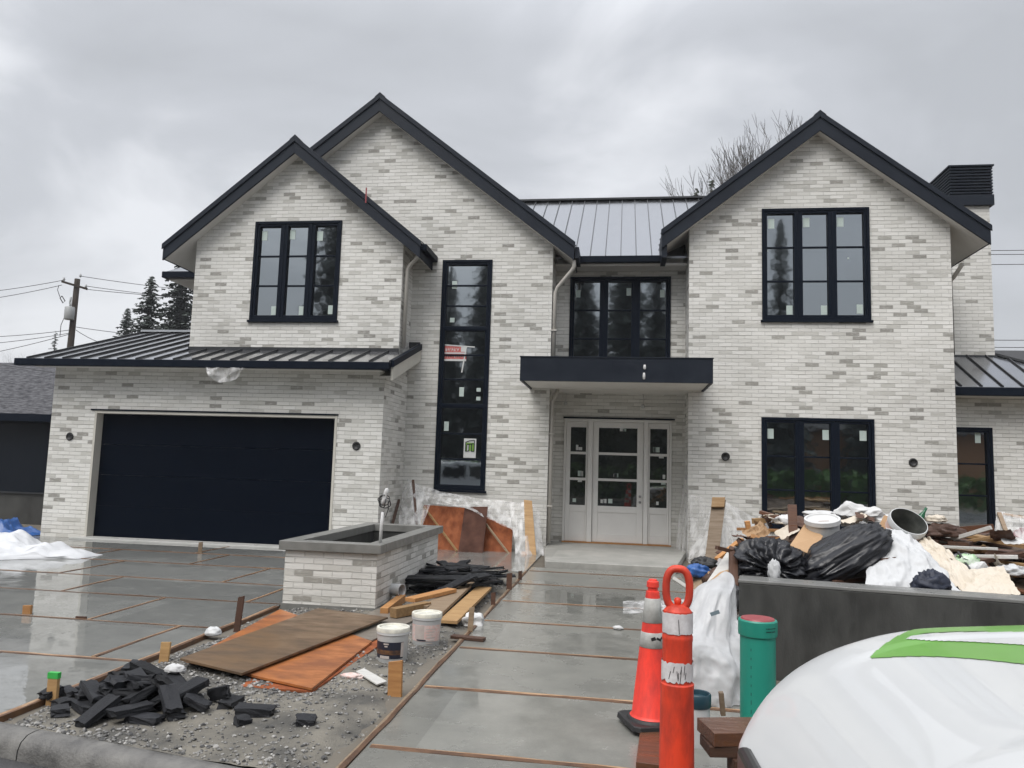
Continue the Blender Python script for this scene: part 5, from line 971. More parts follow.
# ------------------------------------------------------------------ boards and plastic leaning on the stair wall
G4 = 'boards leaning on the wall under the stair window'
def leaning(pts, th, m, label, name='leaning_board'):
    p = [Vector(q) for q in pts]; n = (p[1]-p[0]).cross(p[3]-p[0]).normalized()*th; c = sum(p, Vector())/4
    o = MB().add(p+[q+n for q in p], [(0, 1, 2, 3), (7, 6, 5, 4), (0, 4, 5, 1), (1, 5, 6, 2), (2, 6, 7, 3), (3, 7, 4, 0)]).build(name, m, None, bevel=.002, origin=tuple(c)); tag(o, label, 'board', G4); return o
def wallpt(x, y, Y): return at(x, y, Y)
def lean(tl, tr, br, bl, yt, yb, *a):
    return leaning([at(*bl, yb), at(*br, yb), at(*tr, yt), at(*tl, yt)], .018, *a)
lean((424, 505), (466, 508), (460, 560), (421, 560), 15.85, 15.35, 'ply_red', 'orange red plywood panel leaning on the wall left of the dark board')
lean((465, 507), (488, 507), (482, 562), (457, 562), 15.70, 15.10, 'ply_dark', 'dark purple brown board leaning over two plywood panels')
lean((487, 517), (513, 529), (511, 561), (482, 561), 15.90, 15.45, 'ply_red', 'dark red plywood panel leaning right of the dark board')
stick(at(424, 507, 15.72), at(457, 551, 15.18), .035, .035, 'wood_tan', 'thin pale batten slanting over the orange red panel', 'batten', G4)
stick(at(486, 524, 15.66), at(512, 558, 15.3), .035, .035, 'wood_grey', 'thin brown batten slanting over the dark red panel', 'batten', G4)
stick(at(421, 525, 15.6), at(424, 506, 15.85), .03, .02, 'wood_tan', 'narrow pale strip at the left edge of the orange red panel', 'batten', G4)
lean((524, 500), (532, 501), (537, 563), (526, 563), 15.75, 15.25, 'wood_tan', 'tall pale pine post leaning beside the porch downpipe')
lean((521, 552), (528, 552), (528, 563), (521, 563), 15.3, 15.2, 'wood_orange', 'short pine block at the foot of the leaning post')
stick(at(413, 480, 15.9), at(417, 530, 15.4), .05, .04, 'wood_dark', 'slim dark stick propping the plastic left of the plywood', 'batten', G4)
stick(at(399, 500, 15.8), at(391, 530, 15.1), .05, .04, 'wood_dark', 'dark stick leaning on the garage side wall behind the planter', 'batten', G4)
# clear plastic, gathered at the props and hanging in folds
def drape(name, rows, label, amp=.05, m='clear_sheet', nv=30, seed=1, nu=90):
    """rows: list of (top point, bottom point) along the sheet; folds run from top to bottom"""
    k = len(rows)-1
    def fn(u, v):
        i = min(int(u*k), k-1); t = u*k-i; t = t*t*(3-2*t)
        a = rows[i][0].lerp(rows[i+1][0], t); b = rows[i][1].lerp(rows[i+1][1], t)
        p = a.lerp(b, v); sag = amp*(.3+v)
        p.y -= sag*(.5+.9*ridged((u*9+seed, v*1.6, seed), 3)-.9) + .02; p.z += .5*sag*fbm((u*14, v*2, seed+4)); p.x += .4*sag*fbm((u*10, v*3, seed+9)); return p
    o = sheet(fn, nu, nv).build(name, m, None, smooth=True); tag(o, label, 'plastic sheet'); return o
drape('plastic_drape', [(at(403, 492, 15.9), at(398, 535, 15.3)), (at(408, 479, 15.95), at(418, 535, 15.3)), (at(416, 483, 15.95), at(432, 503, 15.75)), (at(440, 491, 15.95), at(466, 508, 15.6)), (at(480, 499, 15.95), at(492, 520, 15.65)), (at(508, 501, 15.95), at(513, 530, 15.6)), (at(521, 503, 15.9), at(517, 561, 15.2)), (at(529, 500, 15.9), at(527, 563, 15.2)), (at(540, 512, 15.98), at(545, 562, 15.4))], 'clear plastic sheet swagged over the leaning plywood under the stair window', seed=2)
def drape_fan(name, apex, rim, label, seed, m='clear_sheet'):
    k = len(rim)-1
    def fn(u, v):
        i = min(int(u*k), k-1); t = u*k-i; q = rim[i].lerp(rim[i+1], t); p = Vector(apex).lerp(q, v**.9)
        p.y -= .10*v*(ridged((u*8+seed, v*.8, seed), 3)-.8); p.z += .03*v*fbm((u*12, v*2, seed)); return p
    o = sheet(fn, 90, 30).build(name, m, None, smooth=True); tag(o, label, 'plastic sheet'); return o
drape_fan('plastic_drape', at(721, 499, 15.55), [at(689, 495, 16.03), at(690, 525, 15.9), at(688, 562, 15.4), at(700, 575, 15.0), at(725, 570, 15.0), at(750, 560, 15.3), at(772, 545, 15.8), at(768, 525, 16.0)], 'clear plastic fanned out around the tall board right of the porch', 5)
lean((712, 500), (726, 500), (716, 575), (703, 575), 15.45, 14.6, 'wood_grey', 'wide weathered plank standing against the clear plastic right of the porch')
leaning([at(711, 508, 15.30), at(724, 508, 15.30), at(725, 498.5, 15.42), at(712, 498.5, 15.42)], .05, 'wood_tan', 'short tan block nailed across the top of the weathered plank')
drape('plastic_drape', [(at(686.5, 460, 16.6), at(673, 562, 16.7)), (at(687, 468, 16.3), at(681, 566, 16.2)), (at(688.3, 490, 16.08), at(688, 570, 15.6))], 'clear plastic hanging inside the right edge of the porch', amp=.03, seed=7)
drape('plastic_drape', [(at(996, 512, 13.2), at(985, 580, 12.4)), (at(1004, 512, 13.2), at(1006, 585, 12.4)), (at(1020, 516, 13.2), at(1026, 585, 12.4)), (at(1060, 520, 13.2), at(1070, 585, 12.4))], 'clear plastic sheet hung on a frame at the right edge', amp=.08, seed=9)
stick(at(999, 513, 13.1), at(1019, 566, 12.3), .06, .04, 'wood_grey', 'grey slanting frame board holding the plastic at the right edge', 'board', None, 'leaning_board')
stick(at(1004, 514, 13.25), at(1060, 524, 13.25), .09, .04, 'wood_tan', 'level tan rail behind the plastic at the right edge', 'board', None, 'leaning_board')
crumple('red_bag', at(1023, 539, 13.4), .14, .1, .16, 31, 'cap_red', 'red bundle half hidden behind the plastic at the right edge', 'bag')

# ------------------------------------------------------------------ tarps on the driveway
TC = [(-11.4, 12.1), (-8.4, 11.75)]
def tarpf(u, v):
    x = -12.3+u*3.62; s_ = 1.25*(1-.72*sm(.42, 1.0, u))*(.85+.2*fbm((u*3, 1, 4)))
    y = 11.35+.45*u+.1*sm(.5, 1, u)+(v-.5)*2*s_+.1*fbm((u*5, v*4, 7))
    e_ = min(1, 4*min(v, 1-v, max(0, 1-u)*1.4)); e_ = max(0, e_)**.6
    fold = max(0, ridged((x*.55+.3*y, y*1.1-.2*x, 3), 3)-.75)
    h = e_*(.05+.20*fold*(.4+.6*sm(-11.6, -10.2, x)*(1-sm(-9.4, -8.2, x))) + .02*fbm((x*3, y*3, 1)))
    h += e_*(.17*math.exp(-((x+9.35)**2/.05+(y-11.9)**2/.25))+.15*math.exp(-((x+8.9)**2/.04+(y-11.85)**2/.07))+.24*math.exp(-((x+10.7)**2/.16+(y-12.1)**2/.3))+.2*math.exp(-((x+10.15)**2/.05+(y-12.3)**2/.2)))
    return (x, y, .004+max(0, h))
o = sheet(tarpf, 130, 80).build('tarpaulin', 'white_tarp', None, smooth=True); tag(o, 'crumpled white tarpaulin on the wet driveway in front of the garage corner', 'tarp')
def bluef(u, v):
    x = -14.6+u*2.75; y = 14.9+(v-.5)*1.6*(1-.5*u)-.5*u; e_ = max(0, min(1, 5*min(u, v, 1-u, 1-v)))
    return (x, y, .01+e_*(.05+.22*max(0, ridged((x*1.6, y*1.4, 5), 4)-.6)))
o = sheet(bluef, 70, 50).build('tarpaulin', 'blue_tarp', None, smooth=True); tag(o, 'rumpled blue tarpaulin at the far left in front of the neighbouring house', 'tarp')

# ------------------------------------------------------------------ cone, delineator and the things around them
CN = empty('traffic_cone', (.225, 5.42, .03), 'fluorescent red orange traffic cone with two grey collars beside the post', 'traffic cone')
CN.rotation_euler = (.0, .0, .35)
mb = MB(); vs = []
n = 8; base = [(-.19, -.15), (-.15, -.19), (.15, -.19), (.19, -.15), (.19, .15), (.15, .19), (-.15, .19), (-.19, .15)]
mb.add([(x, y, 0) for x, y in base]+[(x*.97, y*.97, .035) for x, y in base], [tuple(range(7, -1, -1)), tuple(range(8, 16))]+[(i, (i+1) % 8, (i+1) % 8+8, i+8) for i in range(8)])
mb.lathe([(.165, .034), (.155, .05), (.13, .055)], 32); mb.build('base', 'rubber', CN, bevel=.006)
def cr(z): return .132-(z-.05)*.108
o = MB().lathe([(.146, .05), (.138, .058), (cr(.07), .07), (cr(.50), .50), (cr(.80), .80), (cr(.86), .86), (.034, .865), (.034, .885), (.042, .89), (.040, .925), (.030, .93), (.027, .94), (0, .94)], 40).build('body', 'cone_orange', CN); smooth_angle(o, 30)
for z0, z1 in ((.66, .815), (.50, .595)):
    MB().lathe([(cr(z0)+.0005, z0-.002), (cr(z0)+.003, z0), (cr(z1)+.003, z1), (cr(z1)+.0005, z1+.002)], 40).build('collar', 'reflective_grey', CN, smooth=True)
R = random.Random(6)
for k in range(6):
    z = .51+.075*R.random(); t = rad(R.uniform(235, 330)); r_ = cr(z)+.0045
    MB().cbox((.03*R.uniform(.6, 1.4), .0012, .016*R.uniform(.5, 1.5)), Matrix.Translation((r_*math.cos(t), r_*math.sin(t), z)) @ Matrix.Rotation(t+rad(90), 4, 'Z') @ Matrix.Rotation(R.uniform(-.8, .8), 4, 'Y')).build('scuff', 'rubber', CN)
DL = empty('delineator_post', (.312, 4.32, .0), 'tall orange delineator post with a loop handle and torn white bands', 'delineator')
MB().lathe([(0, 0), (.2, 0), (.205, .02), (.19, .05), (.11, .075), (.095, .08), (0, .08)], 24).build('base', 'rubber', DL, smooth=True)
o = MB().lathe([(.092, .06), (.090, .30), (.086, .55), (.088, .57), (.088, .585), (.080, .592), (.078, .61), (.0785, .80), (.081, .815), (.081, .83), (.0765, .84), (.0765, .935), (.074, .96), (.055, .985), (.03, .992), (0, .994)], 40).build('body', 'orange_plastic', DL); smooth_angle(o, 30)
a, b = .070, .088
pts = []
for i in range(40):
    t = 2*math.pi*i/40; c_, s_ = math.cos(t), math.sin(t)
    pts.append((.062*math.copysign(abs(c_)**.75, c_), 0, 1.075+.105*math.copysign(abs(s_)**.8, s_)))
o = MB().tube(pts, .0205, 12, closed=True).build('handle', 'orange_plastic', DL, smooth=True); o.scale = (1, 1.15, 1)
MB().lathe([(0, 1.03), (.016, 1.025), (.02, 1.01), (.016, .985), (0, .98)], 12).build('knob', 'orange_plastic', DL, smooth=True)
def torn_band(z0, z1, m, seed):
    R = random.Random(seed); n = 60; rr = .0805 if z0 > .7 else .0835; vs = []
    for i in range(n):
        t = 2*math.pi*i/n; lo = z0+.012*abs(fbm((math.cos(t)*3, math.sin(t)*3, seed)))*2*(1 if seed == 2 else .5); hi = z1-.02*max(0, fbm((math.cos(t)*4, math.sin(t)*4, seed+5)))*(1.6 if seed == 2 else .3)
        for z in (lo, hi): vs.append((rr*math.cos(t), rr*math.sin(t), z))
    MB().add(vs, [(2*i, 2*((i+1) % n), 2*((i+1) % n)+1, 2*i+1) for i in range(n)]).build('reflective_band', m, DL, smooth=True)
torn_band(.845, .955, 'reflective_white', 1); torn_band(.60, .705, 'reflective_white', 2)
R = random.Random(8)
for k in range(9):
    z = R.choice([.62, .65, .87]); t = rad(R.uniform(230, 330)); r_ = .0842
    MB().cbox((.003, .001, R.uniform(.03, .08)), Matrix.Translation((r_*math.cos(t), r_*math.sin(t), z+.02)) @ Matrix.Rotation(t+rad(90), 4, 'Z') @ Matrix.Rotation(R.uniform(-.25, .25), 4, 'Y')).build('tear', 'rubber', DL)
quad_sheet('timber_board', [A(636, 762, .038), A(667, 766, .038), A(668, 722, .038), A(642, 716, .038)], .04, 'timber_brown', 'wet red brown board lying under the traffic cone', 'board')
# upright green sewer pipe with a red cap
gp = Vector((.90, 5.35, 0)); GP = empty('sewer_pipe', gp, 'upright green sewer pipe with a dark red cap in front of the grey wall', 'pipe')
H_ = at(757, 617, 5.35).z
o = MB().lathe([(.112, -.05), (.112, H_-.115), (.122, H_-.112), (.124, H_-.10), (.124, H_-.02), (.118, H_-.012), (.108, H_-.012)], 40).build('pipe', 'pvc_green', GP); smooth_angle(o, 35)
o = MB().lathe([(0, H_-.004), (.09, H_-.003), (.104, H_-.004), (.112, H_-.016)], 40).build('cap', 'cap_red', GP); smooth_angle(o, 35)
mb = MB(); R = random.Random(4)
for k in range(9): mb.box(-.0005, .0005, 0, .004, 0, .028*R.uniform(.5, 1), 0, Matrix.Rotation(rad(238), 4, 'Z') @ Matrix.Translation((.1128, 0, H_-.2-k*.055)))
for k in range(14): mb.box(-.0006, .0006, 0, R.uniform(.004, .012), 0, .007, 0, Matrix.Rotation(rad(285+k % 7*5), 4, 'Z') @ Matrix.Translation((.1248, 0, H_-.055-.02*(k//7))))
mb.build('stamp', 'pvc_mark', GP)
# white bucket with a blue band, stacked beams, peg
wb = empty('white_tube', (.50, 5.16, 0), 'white tube with a dark blue rim standing behind the delineator post', 'tube')
o = MB().lathe([(.075, 0), (.078, .02), (.076, .27), (0, .27)], 28).build('body', 'pail_white', wb); smooth_angle(o)
o = MB().lathe([(.080, .235), (.084, .24), (.084, .31), (.078, .318), (.07, .315), (.066, .29), (0, .285)], 28).build('rim', 'teal_band', wb); smooth_angle(o)
G5 = 'brown beams stacked beside the car nose'
stick((.475, 4.47, .30), (1.05, 4.62, .30), .26, .07, 'timber_brown', 'topmost wide brown beam of the stack beside the car', 'beam', G5, 'timber_beam')
stick((.47, 4.45, .235), (1.05, 4.55, .235), .20, .055, 'wood_dark', 'second dark beam under the top one beside the car', 'beam', G5, 'timber_beam')
stick((.60, 4.40, .165), (1.05, 4.50, .165), .12, .08, 'wood_dark', 'short dark beam lowest in the stack beside the car', 'beam', G5, 'timber_beam')
stick((.62, 4.43, -.01), (.63, 4.43, .13), .05, .05, 'wood_grey', 'grey post carrying the stacked beams beside the car', 'post', None, 'timber_post')
stick((.95, 4.5, -.01), (.96, 4.5, .13), .05, .05, 'wood_grey', 'second grey post under the beams, close to the car', 'post', None, 'timber_post')
stick(at(723, 715, 5.3), at(721, 692, 5.3), .05, .03, 'wood_grey', 'small upright peg in front of the white sheet', 'peg', None, 'timber_peg')
# white sheet slung over a heap beside the wall
def slung(u, v):
    t = 2*math.pi*u; top = Vector((.86, 6.62, .90)); c_, s_ = math.cos(t), math.sin(t)
    r_ = .008+.31*min(1, v*1.25)**.62+.07*v*v
    cr = ridged((c_*1.3+2, s_*1.3, v*2.4), 4)-.9
    r_ *= 1+min(1, v*3)*(.20*cr+.08*math.sin(t*7+5*v))
    z = .90*(1-v)**.92 + .05*math.sin(v*13+1.5*math.sin(t+.6)+1.1*math.sin(2*t))*min(1, v*4)*(1-v)*1.6
    return (top.x-.20*sm(0, .5, v)+r_*.95*c_, top.y-.30*sm(0, .7, v)+r_*.8*s_, max(.01, z))
o = sheet(slung, 150, 70, closed_u=True).build('white_sheet', 'white_film', None, smooth=True); tag(o, 'white woven sheet slung in a peak between the cone and the grey wall', 'sheet')
MB_ = MB().cbox((.07, .002, .028)); o = MB_.build('label_tag', 'teal_band', o); o.location = (.71, 6.05, .66); o.rotation_euler = (-.5, -.35, .1)
# clear film lying on the path
def filmf(u, v):
    x = .05+u*.95; y = 9.9+(v-.5)*.9*(1-.3*u)+.5*u; return (x, y, .006+.05*max(0, ridged((x*3, y*2.5, 2), 3)-.7)*min(1, 6*min(u, v, 1-u, 1-v)))
o = sheet(filmf, 50, 36).build('plastic_film', 'clear_sheet', None, smooth=True); tag(o, 'thin clear film lying on the wet path beside the rubbish', 'plastic film')
p = atz(618, 630); crumple('paper_scrap', (p.x, p.y, .02), .05, .035, .025, 44, 'paper', 'tiny white paper scrap on a path joint', 'paper', nu=20, nv=12, amp=.3)

# ------------------------------------------------------------------ rubbish heap
G6 = 'rubbish on the heap behind the grey wall'
WM = ['wood_tan', 'wood_dark', 'wood_grey', 'wood_orange', 'wood_dark', 'timber_brown', 'board_white', 'cardboard', 'wood_dark']
WN_ = {'wood_tan': 'pale pine offcut lying loose in the rubbish heap', 'wood_dark': 'dark stained board scrap lying loose in the rubbish heap', 'wood_grey': 'grey weathered wood scrap lying loose in the rubbish heap', 'wood_orange': 'orange wood strip lying loose in the rubbish heap', 'timber_brown': 'wet red brown wood piece lying loose in the rubbish heap', 'board_white': 'white painted trim scrap lying loose in the rubbish heap', 'cardboard': 'flattened cardboard scrap lying loose in the rubbish heap'}
for i, a in enumerate(LUMBER):
    m = WM[(i*5+3) % len(WM)]
    if i % 3 == 2 and a[1] > 10.2: continue
    o = put('wood_scrap', MB().cbox(a[6:9]).build('tmp', m).data, (a[0], a[1], a[2]+mound(a[0], a[1])-.78*sm(6.6, 7.6, a[1])*(1-sm(9.5, 13.5, a[1]))*sm(.9, 2.1, a[0])*(1-sm(5.2, 8.5, a[0]))+.008), a[3:6], WN_[m], 'wood scrap', 'loose scrap in the rubbish heap: '+m.replace('_', ' '))
for o in [q for q in bpy.data.objects if q.name.startswith('tmp')]: bpy.data.objects.remove(o)
# more splintered bits sliding off the left end
R = random.Random(77)
for i in range(16):
    x_, y_ = R.uniform(694, 760), 0; y_ = 592-(x_-694)*.62+R.uniform(-12, 8); Y_ = R.uniform(7.6, 8.8); m = R.choice(['wood_tan', 'wood_dark', 'wood_orange', 'timber_brown', 'cardboard', 'board_white', 'wood_dark'])
    o = MB().cbox((R.uniform(.18, .55), R.uniform(.03, .10), R.uniform(.012, .04))).build('wood_scrap', m, None, bevel=.002); o.location = at(x_, y_, Y_); o.rotation_euler = (R.uniform(-.5, .5), R.uniform(-.7, .4), R.uniform(0, 3.1))
    tag(o, WN_[m].replace('lying loose in the rubbish heap', 'at the left foot of the rubbish heap'), 'wood scrap', 'scrap at the left foot of the rubbish heap: '+m.replace('_', ' '))
# two black bags and the big sheets at the front
crumple('garbage_bag', at(768, 566, 7.85), .33, .28, .24, 3, 'black_bag', 'round black garbage bag gathered into a knot, left on the grey wall', 'garbage bag', G6, amp=.20, freq=1.7, axis=(-.1, -1, -.05), folds=15, nu=110, nv=64, rot=.1)
crumple('garbage_bag', at(840, 562, 7.9), .53, .30, .235, 7, 'black_bag', 'large slumped black garbage bag rising to the right behind the wall', 'garbage bag', G6, amp=.14, freq=1.35, nu=130, nv=70, tilt=(0, rad(-33), .12), st=(.5, 1, 2.0))
crumple('plastic_twist', at(774, 572, 7.5), .05, .04, .10, 33, 'white_sheet', 'small white twist of plastic at the knot of the black bag', 'plastic twist', G6, amp=.35, nu=24, nv=16, flat=False)
def blanket(name, quad, m, label, amp, seed, bulge=.15, th=.006):
    a, b, c, d = [Vector(q) for q in quad]       # tl, tr, br, bl
    def fn(u, v):
        p = a.lerp(b, u).lerp(d.lerp(c, u), v); e_ = 1
        p.z += bulge*math.sin(math.pi*u)**.8*math.sin(math.pi*min(1, v*.9+.1))**.8 + amp*(ridged((u*2.6+seed, v*2.6, seed), 4)-.9) + amp*.4*fbm((u*9, v*9, seed))
        p.y -= amp*(ridged((u*3+seed*2, v*3, seed+3), 4)-.9); p.x += amp*.5*fbm((u*4+seed, v*4, seed)); return p
    o = sheet(fn, 70, 60).build(name, m, None, smooth=True); tag(o, label, 'sheet', G6); return o
blanket('white_sheet', [at(872, 535, 8.3), at(915, 541, 8.4), at(962, 594, 7.30), at(864, 590, 7.35)], 'white_sheet', 'big white plastic sheet bulging over the grey wall beside the black bag', .045, 3, .16)
blanket('cream_sheet', [at(905, 536, 8.55), at(935, 545, 8.5), at(1000, 597, 7.3), at(928, 584, 7.6)], 'cream_sheet', 'cream dust sheet draped over the wall right of the white one', .05, 6, .08)
blanket('white_sheet', [at(950, 575, 7.9), at(1003, 567, 7.7), at(1020, 596, 7.2), at(965, 597, 7.25)], 'cream_sheet', 'stiff pale sheet corner sticking up at the right of the wall', .02, 8, .03)
crumple('navy_rag', at(931, 588, 7.25), .14, .09, .13, 17, 'navy_cloth', 'dark navy rag on the wall between the two sheets', 'rag', G6, amp=.35, nu=40, nv=24)
quad_sheet('cardboard_flap', [at(884, 562, 7.9), at(930, 556, 8.0), at(931, 548, 8.1), at(905, 540, 8.3)], .006, 'cream_sheet', 'tan stained patch of sheet behind the white bulge', 'sheet', G6)
# torn scraps caught all over the heap
def scrap(name, loc, sx, sy, seed, m, label, cat, group):
    R = random.Random(seed); rot = Euler((R.uniform(-.7, .7), R.uniform(-.7, .7), R.uniform(0, 6.3))).to_matrix(); cv = R.uniform(-.5, .5)
    def fn(u, v):
        x, y = (u-.5), (v-.5); ed = 1+.25*fbm((u*3+seed, v*3, seed)); return Vector(loc)+rot @ Vector((x*sx*ed, y*sy*ed, cv*sx*(x*x-.1)+.10*sx*(ridged((u*2+seed, v*2, seed), 3)-.9)+.04*sx*fbm((u*6, v*6, seed))))
    o = sheet(fn, 12, 12).build(name, m, None, smooth=(m not in ('cardboard', 'paper'))); tag(o, label, cat, group)
R = random.Random(91)
SM = {'paper': 'torn white paper scrap caught in the rubbish heap', 'cardboard': 'torn brown cardboard scrap caught in the rubbish heap', 'clear_sheet': 'shred of clear plastic caught in the rubbish heap', 'cream_sheet': 'torn cream sheet scrap caught in the rubbish heap', 'bag_grey': 'dark grey plastic shred caught in the rubbish heap', 'white_film': 'shred of milky plastic film caught in the rubbish heap', 'wood_dark': 'dark torn backing scrap caught in the rubbish heap'}
for i in range(46):
    m = R.choice(['paper', 'cardboard', 'clear_sheet', 'cream_sheet', 'bag_grey', 'white_film', 'cardboard', 'wood_dark', 'wood_dark'])
    if i < 14: x_ = R.uniform(698, 760); Y_ = R.uniform(7.7, 8.9); p_ = at(x_, 582-(x_-698)*.72+R.uniform(-10, 12), Y_)
    elif i < 30: x_ = R.uniform(745, 900); Y_ = R.uniform(8.5, 9.4); p_ = at(x_, 520+R.uniform(-6, 14)-.03*(x_-745), Y_)
    else: x_ = R.uniform(900, 1024); Y_ = R.uniform(7.9, 8.9); p_ = at(x_, 548+R.uniform(-14, 24), Y_)
    scrap('torn_scrap', p_, R.uniform(.12, .34), R.uniform(.08, .22), i+3, m, SM[m], 'scrap', 'torn scraps in the rubbish heap: '+m.replace('_', ' '))
# lidded pail and tilted pail
def tilted_pail(loc, tilt, r, h, label, lid, name='paint_pail'):
    root = empty(name, loc, label, 'pail', G6); root.rotation_euler = tilt
    if lid:
        o = MB().lathe([(0, -.3), (r*.9, -.3), (r, h-.02)], 36).build('body', 'pail_white', root); smooth_angle(o)
        o = MB().lathe([(0, h), (r*.88, h), (r*.92, h+.014), (r*1.06, h+.012), (r*1.08, h-.03)], 36).build('lid', 'paper', root); smooth_angle(o)
        MB().box(-r*.3, r*.3, -r*.45, -r*.25, h+.0005, h+.002).build('lettering', 'label_beige', root)
    else:
        o = MB().lathe([(0, -h), (r*.88, -h), (r*.98, -.07), (r*1.03, -.065), (r*1.03, -.02), (r, 0), (r*.96, 0)], 40).build('body', 'pail_white', root); smooth_angle(o)
        o = MB().lathe([(r*.965, -.004), (r*.93, -.1), (r*.84, -h+.03), (0, -h+.03)], 40).build('inside', 'pail_inside', root); smooth_angle(o)
        o = MB().lathe([(r*.945, -h*.6), (r*.985, -h*.2)], 40).build('label', 'label_pink', root, smooth=True); o.scale = (1.012, 1.012, 1)
    return root
q = at(822, 521, 8.4); tilted_pail(q-Vector((0, .02, .04)), (rad(14), rad(-6), 0), .165, .06, 'white pail with a clean white lid among the rubbish', True)
q = at(909, 521, 8.45); tilted_pail(q, (rad(40), rad(14), 0), .185, .36, 'open white pail tipped towards the street with a dark inside', False)
# named pieces, front to back
st = lambda p, q, w, h, m, label, cat='board': stick(p, q, w, h, m, label, cat, G6, 'scrap_board')
st(at(793.5, 542, 8.6), at(792, 505, 8.7), .09, .05, 'timber_brown', 'dark brown board end standing upright before the big window')
st(at(737, 529, 8.9), at(792, 531, 8.7), .05, .03, 'wood_orange', 'orange batten lying level across the left of the heap')
st(at(752, 521, 9.4), at(800, 519, 9.4), .06, .06, 'wood_tan', 'tan stud at the back below the window')
st(at(760, 512, 9.4), at(808, 526, 9.2), .10, .04, 'timber_brown', 'red brown board slanting before the window')
st(at(771, 527, 9.0), at(766, 517, 9.0), .05, .04, 'wood_dark', 'short dark block leaning among the boards')
st(at(750, 537, 8.8), at(747, 521, 8.8), .09, .05, 'wood_orange', 'bright orange wood end sticking up at the left')
st(at(698, 578, 8.4), at(740, 545, 8.9), .05, .04, 'wood_tan', 'long tan batten slanting down towards the path')
st(at(717, 560, 8.6), at(742, 540, 8.9), .06, .05, 'wood_orange', 'thick orange piece above the long batten')
quad_sheet('scrap_board', [at(697, 596, 7.45), at(714, 600, 7.35), at(749, 549, 8.1), at(731, 546, 8.2)], .02, 'board_white', 'long white board sliding off the left of the heap', 'board', G6)
quad_sheet('cardboard_flap', [at(790, 545, 8.0), at(812, 555, 7.9), at(823, 536, 8.2), at(806, 522, 8.5)], .006, 'cardboard', 'brown cardboard flap left of the lidded pail', 'cardboard', G6)
quad_sheet('cardboard_flap', [at(874, 535, 8.4), at(893, 531, 8.5), at(892, 517, 8.7), at(884, 515, 8.7)], .006, 'cardboard', 'brown cardboard piece left of the tipped pail', 'cardboard', G6)
for i, (x_, y_, rx, rz, s_, l) in enumerate([(820, 511, .17, .05, 3, 'flat crumpled white paper at the left of the window'), (853, 508, .15, .09, 5, 'tall crumpled white paper before the window edge'), (870, 509, .11, .07, 8, 'small crumpled white paper beside the tall one'), (882, 516, .13, .06, 11, 'white paper ball left of the tipped pail'), (978, 572, .14, .13, 13, 'crumpled white paper near the green packaging')]):
    paper_ball('crumpled_paper', at(x_, y_+4, 8.9 if i < 4 else 8.0), rx, .12, rz, s_, 'paper', l, 'paper', G6)
st(at(940, 543, 8.8), at(991, 527.5, 8.4), .04, .04, 'board_white', 'white trim strip pointing up to the right window')
st(at(925, 546, 8.5), at(998, 549, 8.2), .04, .025, 'board_white', 'white trim strip lying nearly level in the middle')
st(at(938, 556, 8.3), at(1018, 557, 8.0), .035, .035, 'board_white', 'white square tube lying lowest of the pale strips')
st(at(950, 545, 8.9), at(996, 536, 8.7), .10, .03, 'wood_tan', 'tan board under the upper white strip')
st(at(965, 556, 8.5), at(1030, 566, 8.1), .08, .03, 'wood_tan', 'tan plank running out at the right edge')
st(at(945, 557, 8.2), at(969, 576, 7.9), .10, .04, 'timber_brown', 'red brown board below the white tube')
st(at(958, 552, 8.1), at(970, 570, 7.9), .02, .02, 'cable', 'thin black rod slanting under the white tube', 'rod')
st(at(925, 536, 8.9), at(955, 541, 8.7), .14, .03, 'wood_dark', 'dark bark edged board right of the tipped pail')
st(at(930, 547, 8.6), at(975, 552, 8.4), .16, .03, 'wood_grey', 'grey brown board under the level white strip')
crumple('packaging', at(968, 565, 8.05), .10, .08, .09, 51, 'plastic_green', 'green and white crumpled plastic packaging', 'packaging', G6, amp=.35, nu=36, nv=22)
st(at(975, 562, 8.2), at(992, 580, 7.9), .10, .02, 'plastic_green', 'pale green strip of packaging beside the white paper', 'packaging')
mb = MB(); q = at(924, 512, 8.75); mb.lathe([(0, -.2), (.035, -.2), (.037, -.06), (.016, 0), (.014, .05), (0, .05)], 18, Matrix.Translation(q) @ Matrix.Rotation(.5, 4, 'Y')); o = mb.build('bottle', 'bottle_green', None, smooth=True); tag(o, 'dark green bottle neck sticking up behind the tipped pail', 'bottle', G6)
crumple('cloth_scrap', at(936, 520, 8.8), .10, .08, .05, 61, 'cream_sheet', 'cream cloth scrap right of the tipped pail', 'cloth', G6, amp=.35, nu=30, nv=18)
crumple('bark_scrap', at(940, 533, 8.75), .24, .12, .08, 62, 'wood_dark', 'dark brown bark like scrap right of the tipped pail', 'scrap', G6, amp=.4, nu=40, nv=22)
crumple('black_hose', at(705, 566, 8.3), .13, .1, .08, 63, 'rubber', 'black rubber tangle at the left foot of the heap', 'hose', G6, amp=.35, nu=36, nv=22)
crumple('blue_bag', at(697, 573, 8.0), .12, .10, .08, 64, 'blue_tarp', 'dark blue bag at the left foot of the heap', 'bag', G6, amp=.3, nu=36, nv=22)
for i, (p_, q_, m, l) in enumerate([((706, 582, 7.8), (726, 570, 8.0), 'wood_dark', 'curled dark brown tube left of the wall'), ((712, 587, 7.6), (734, 574, 7.8), 'cardboard', 'torn cardboard tube left of the wall')]):
    o = MB().tube([at(*p_), at(*p_).lerp(at(*q_), .5)+Vector((0, 0, .03)), at(*q_)], .055, 14).build('cardboard_tube', m, None, smooth=True); tag(o, l, 'tube', G6)
crumple('grey_bag', at(729, 601, 7.35), .15, .12, .13, 66, 'bag_grey', 'dark grey bag wedged left of the wall end', 'garbage bag', G6, amp=.25, nu=56, nv=30)
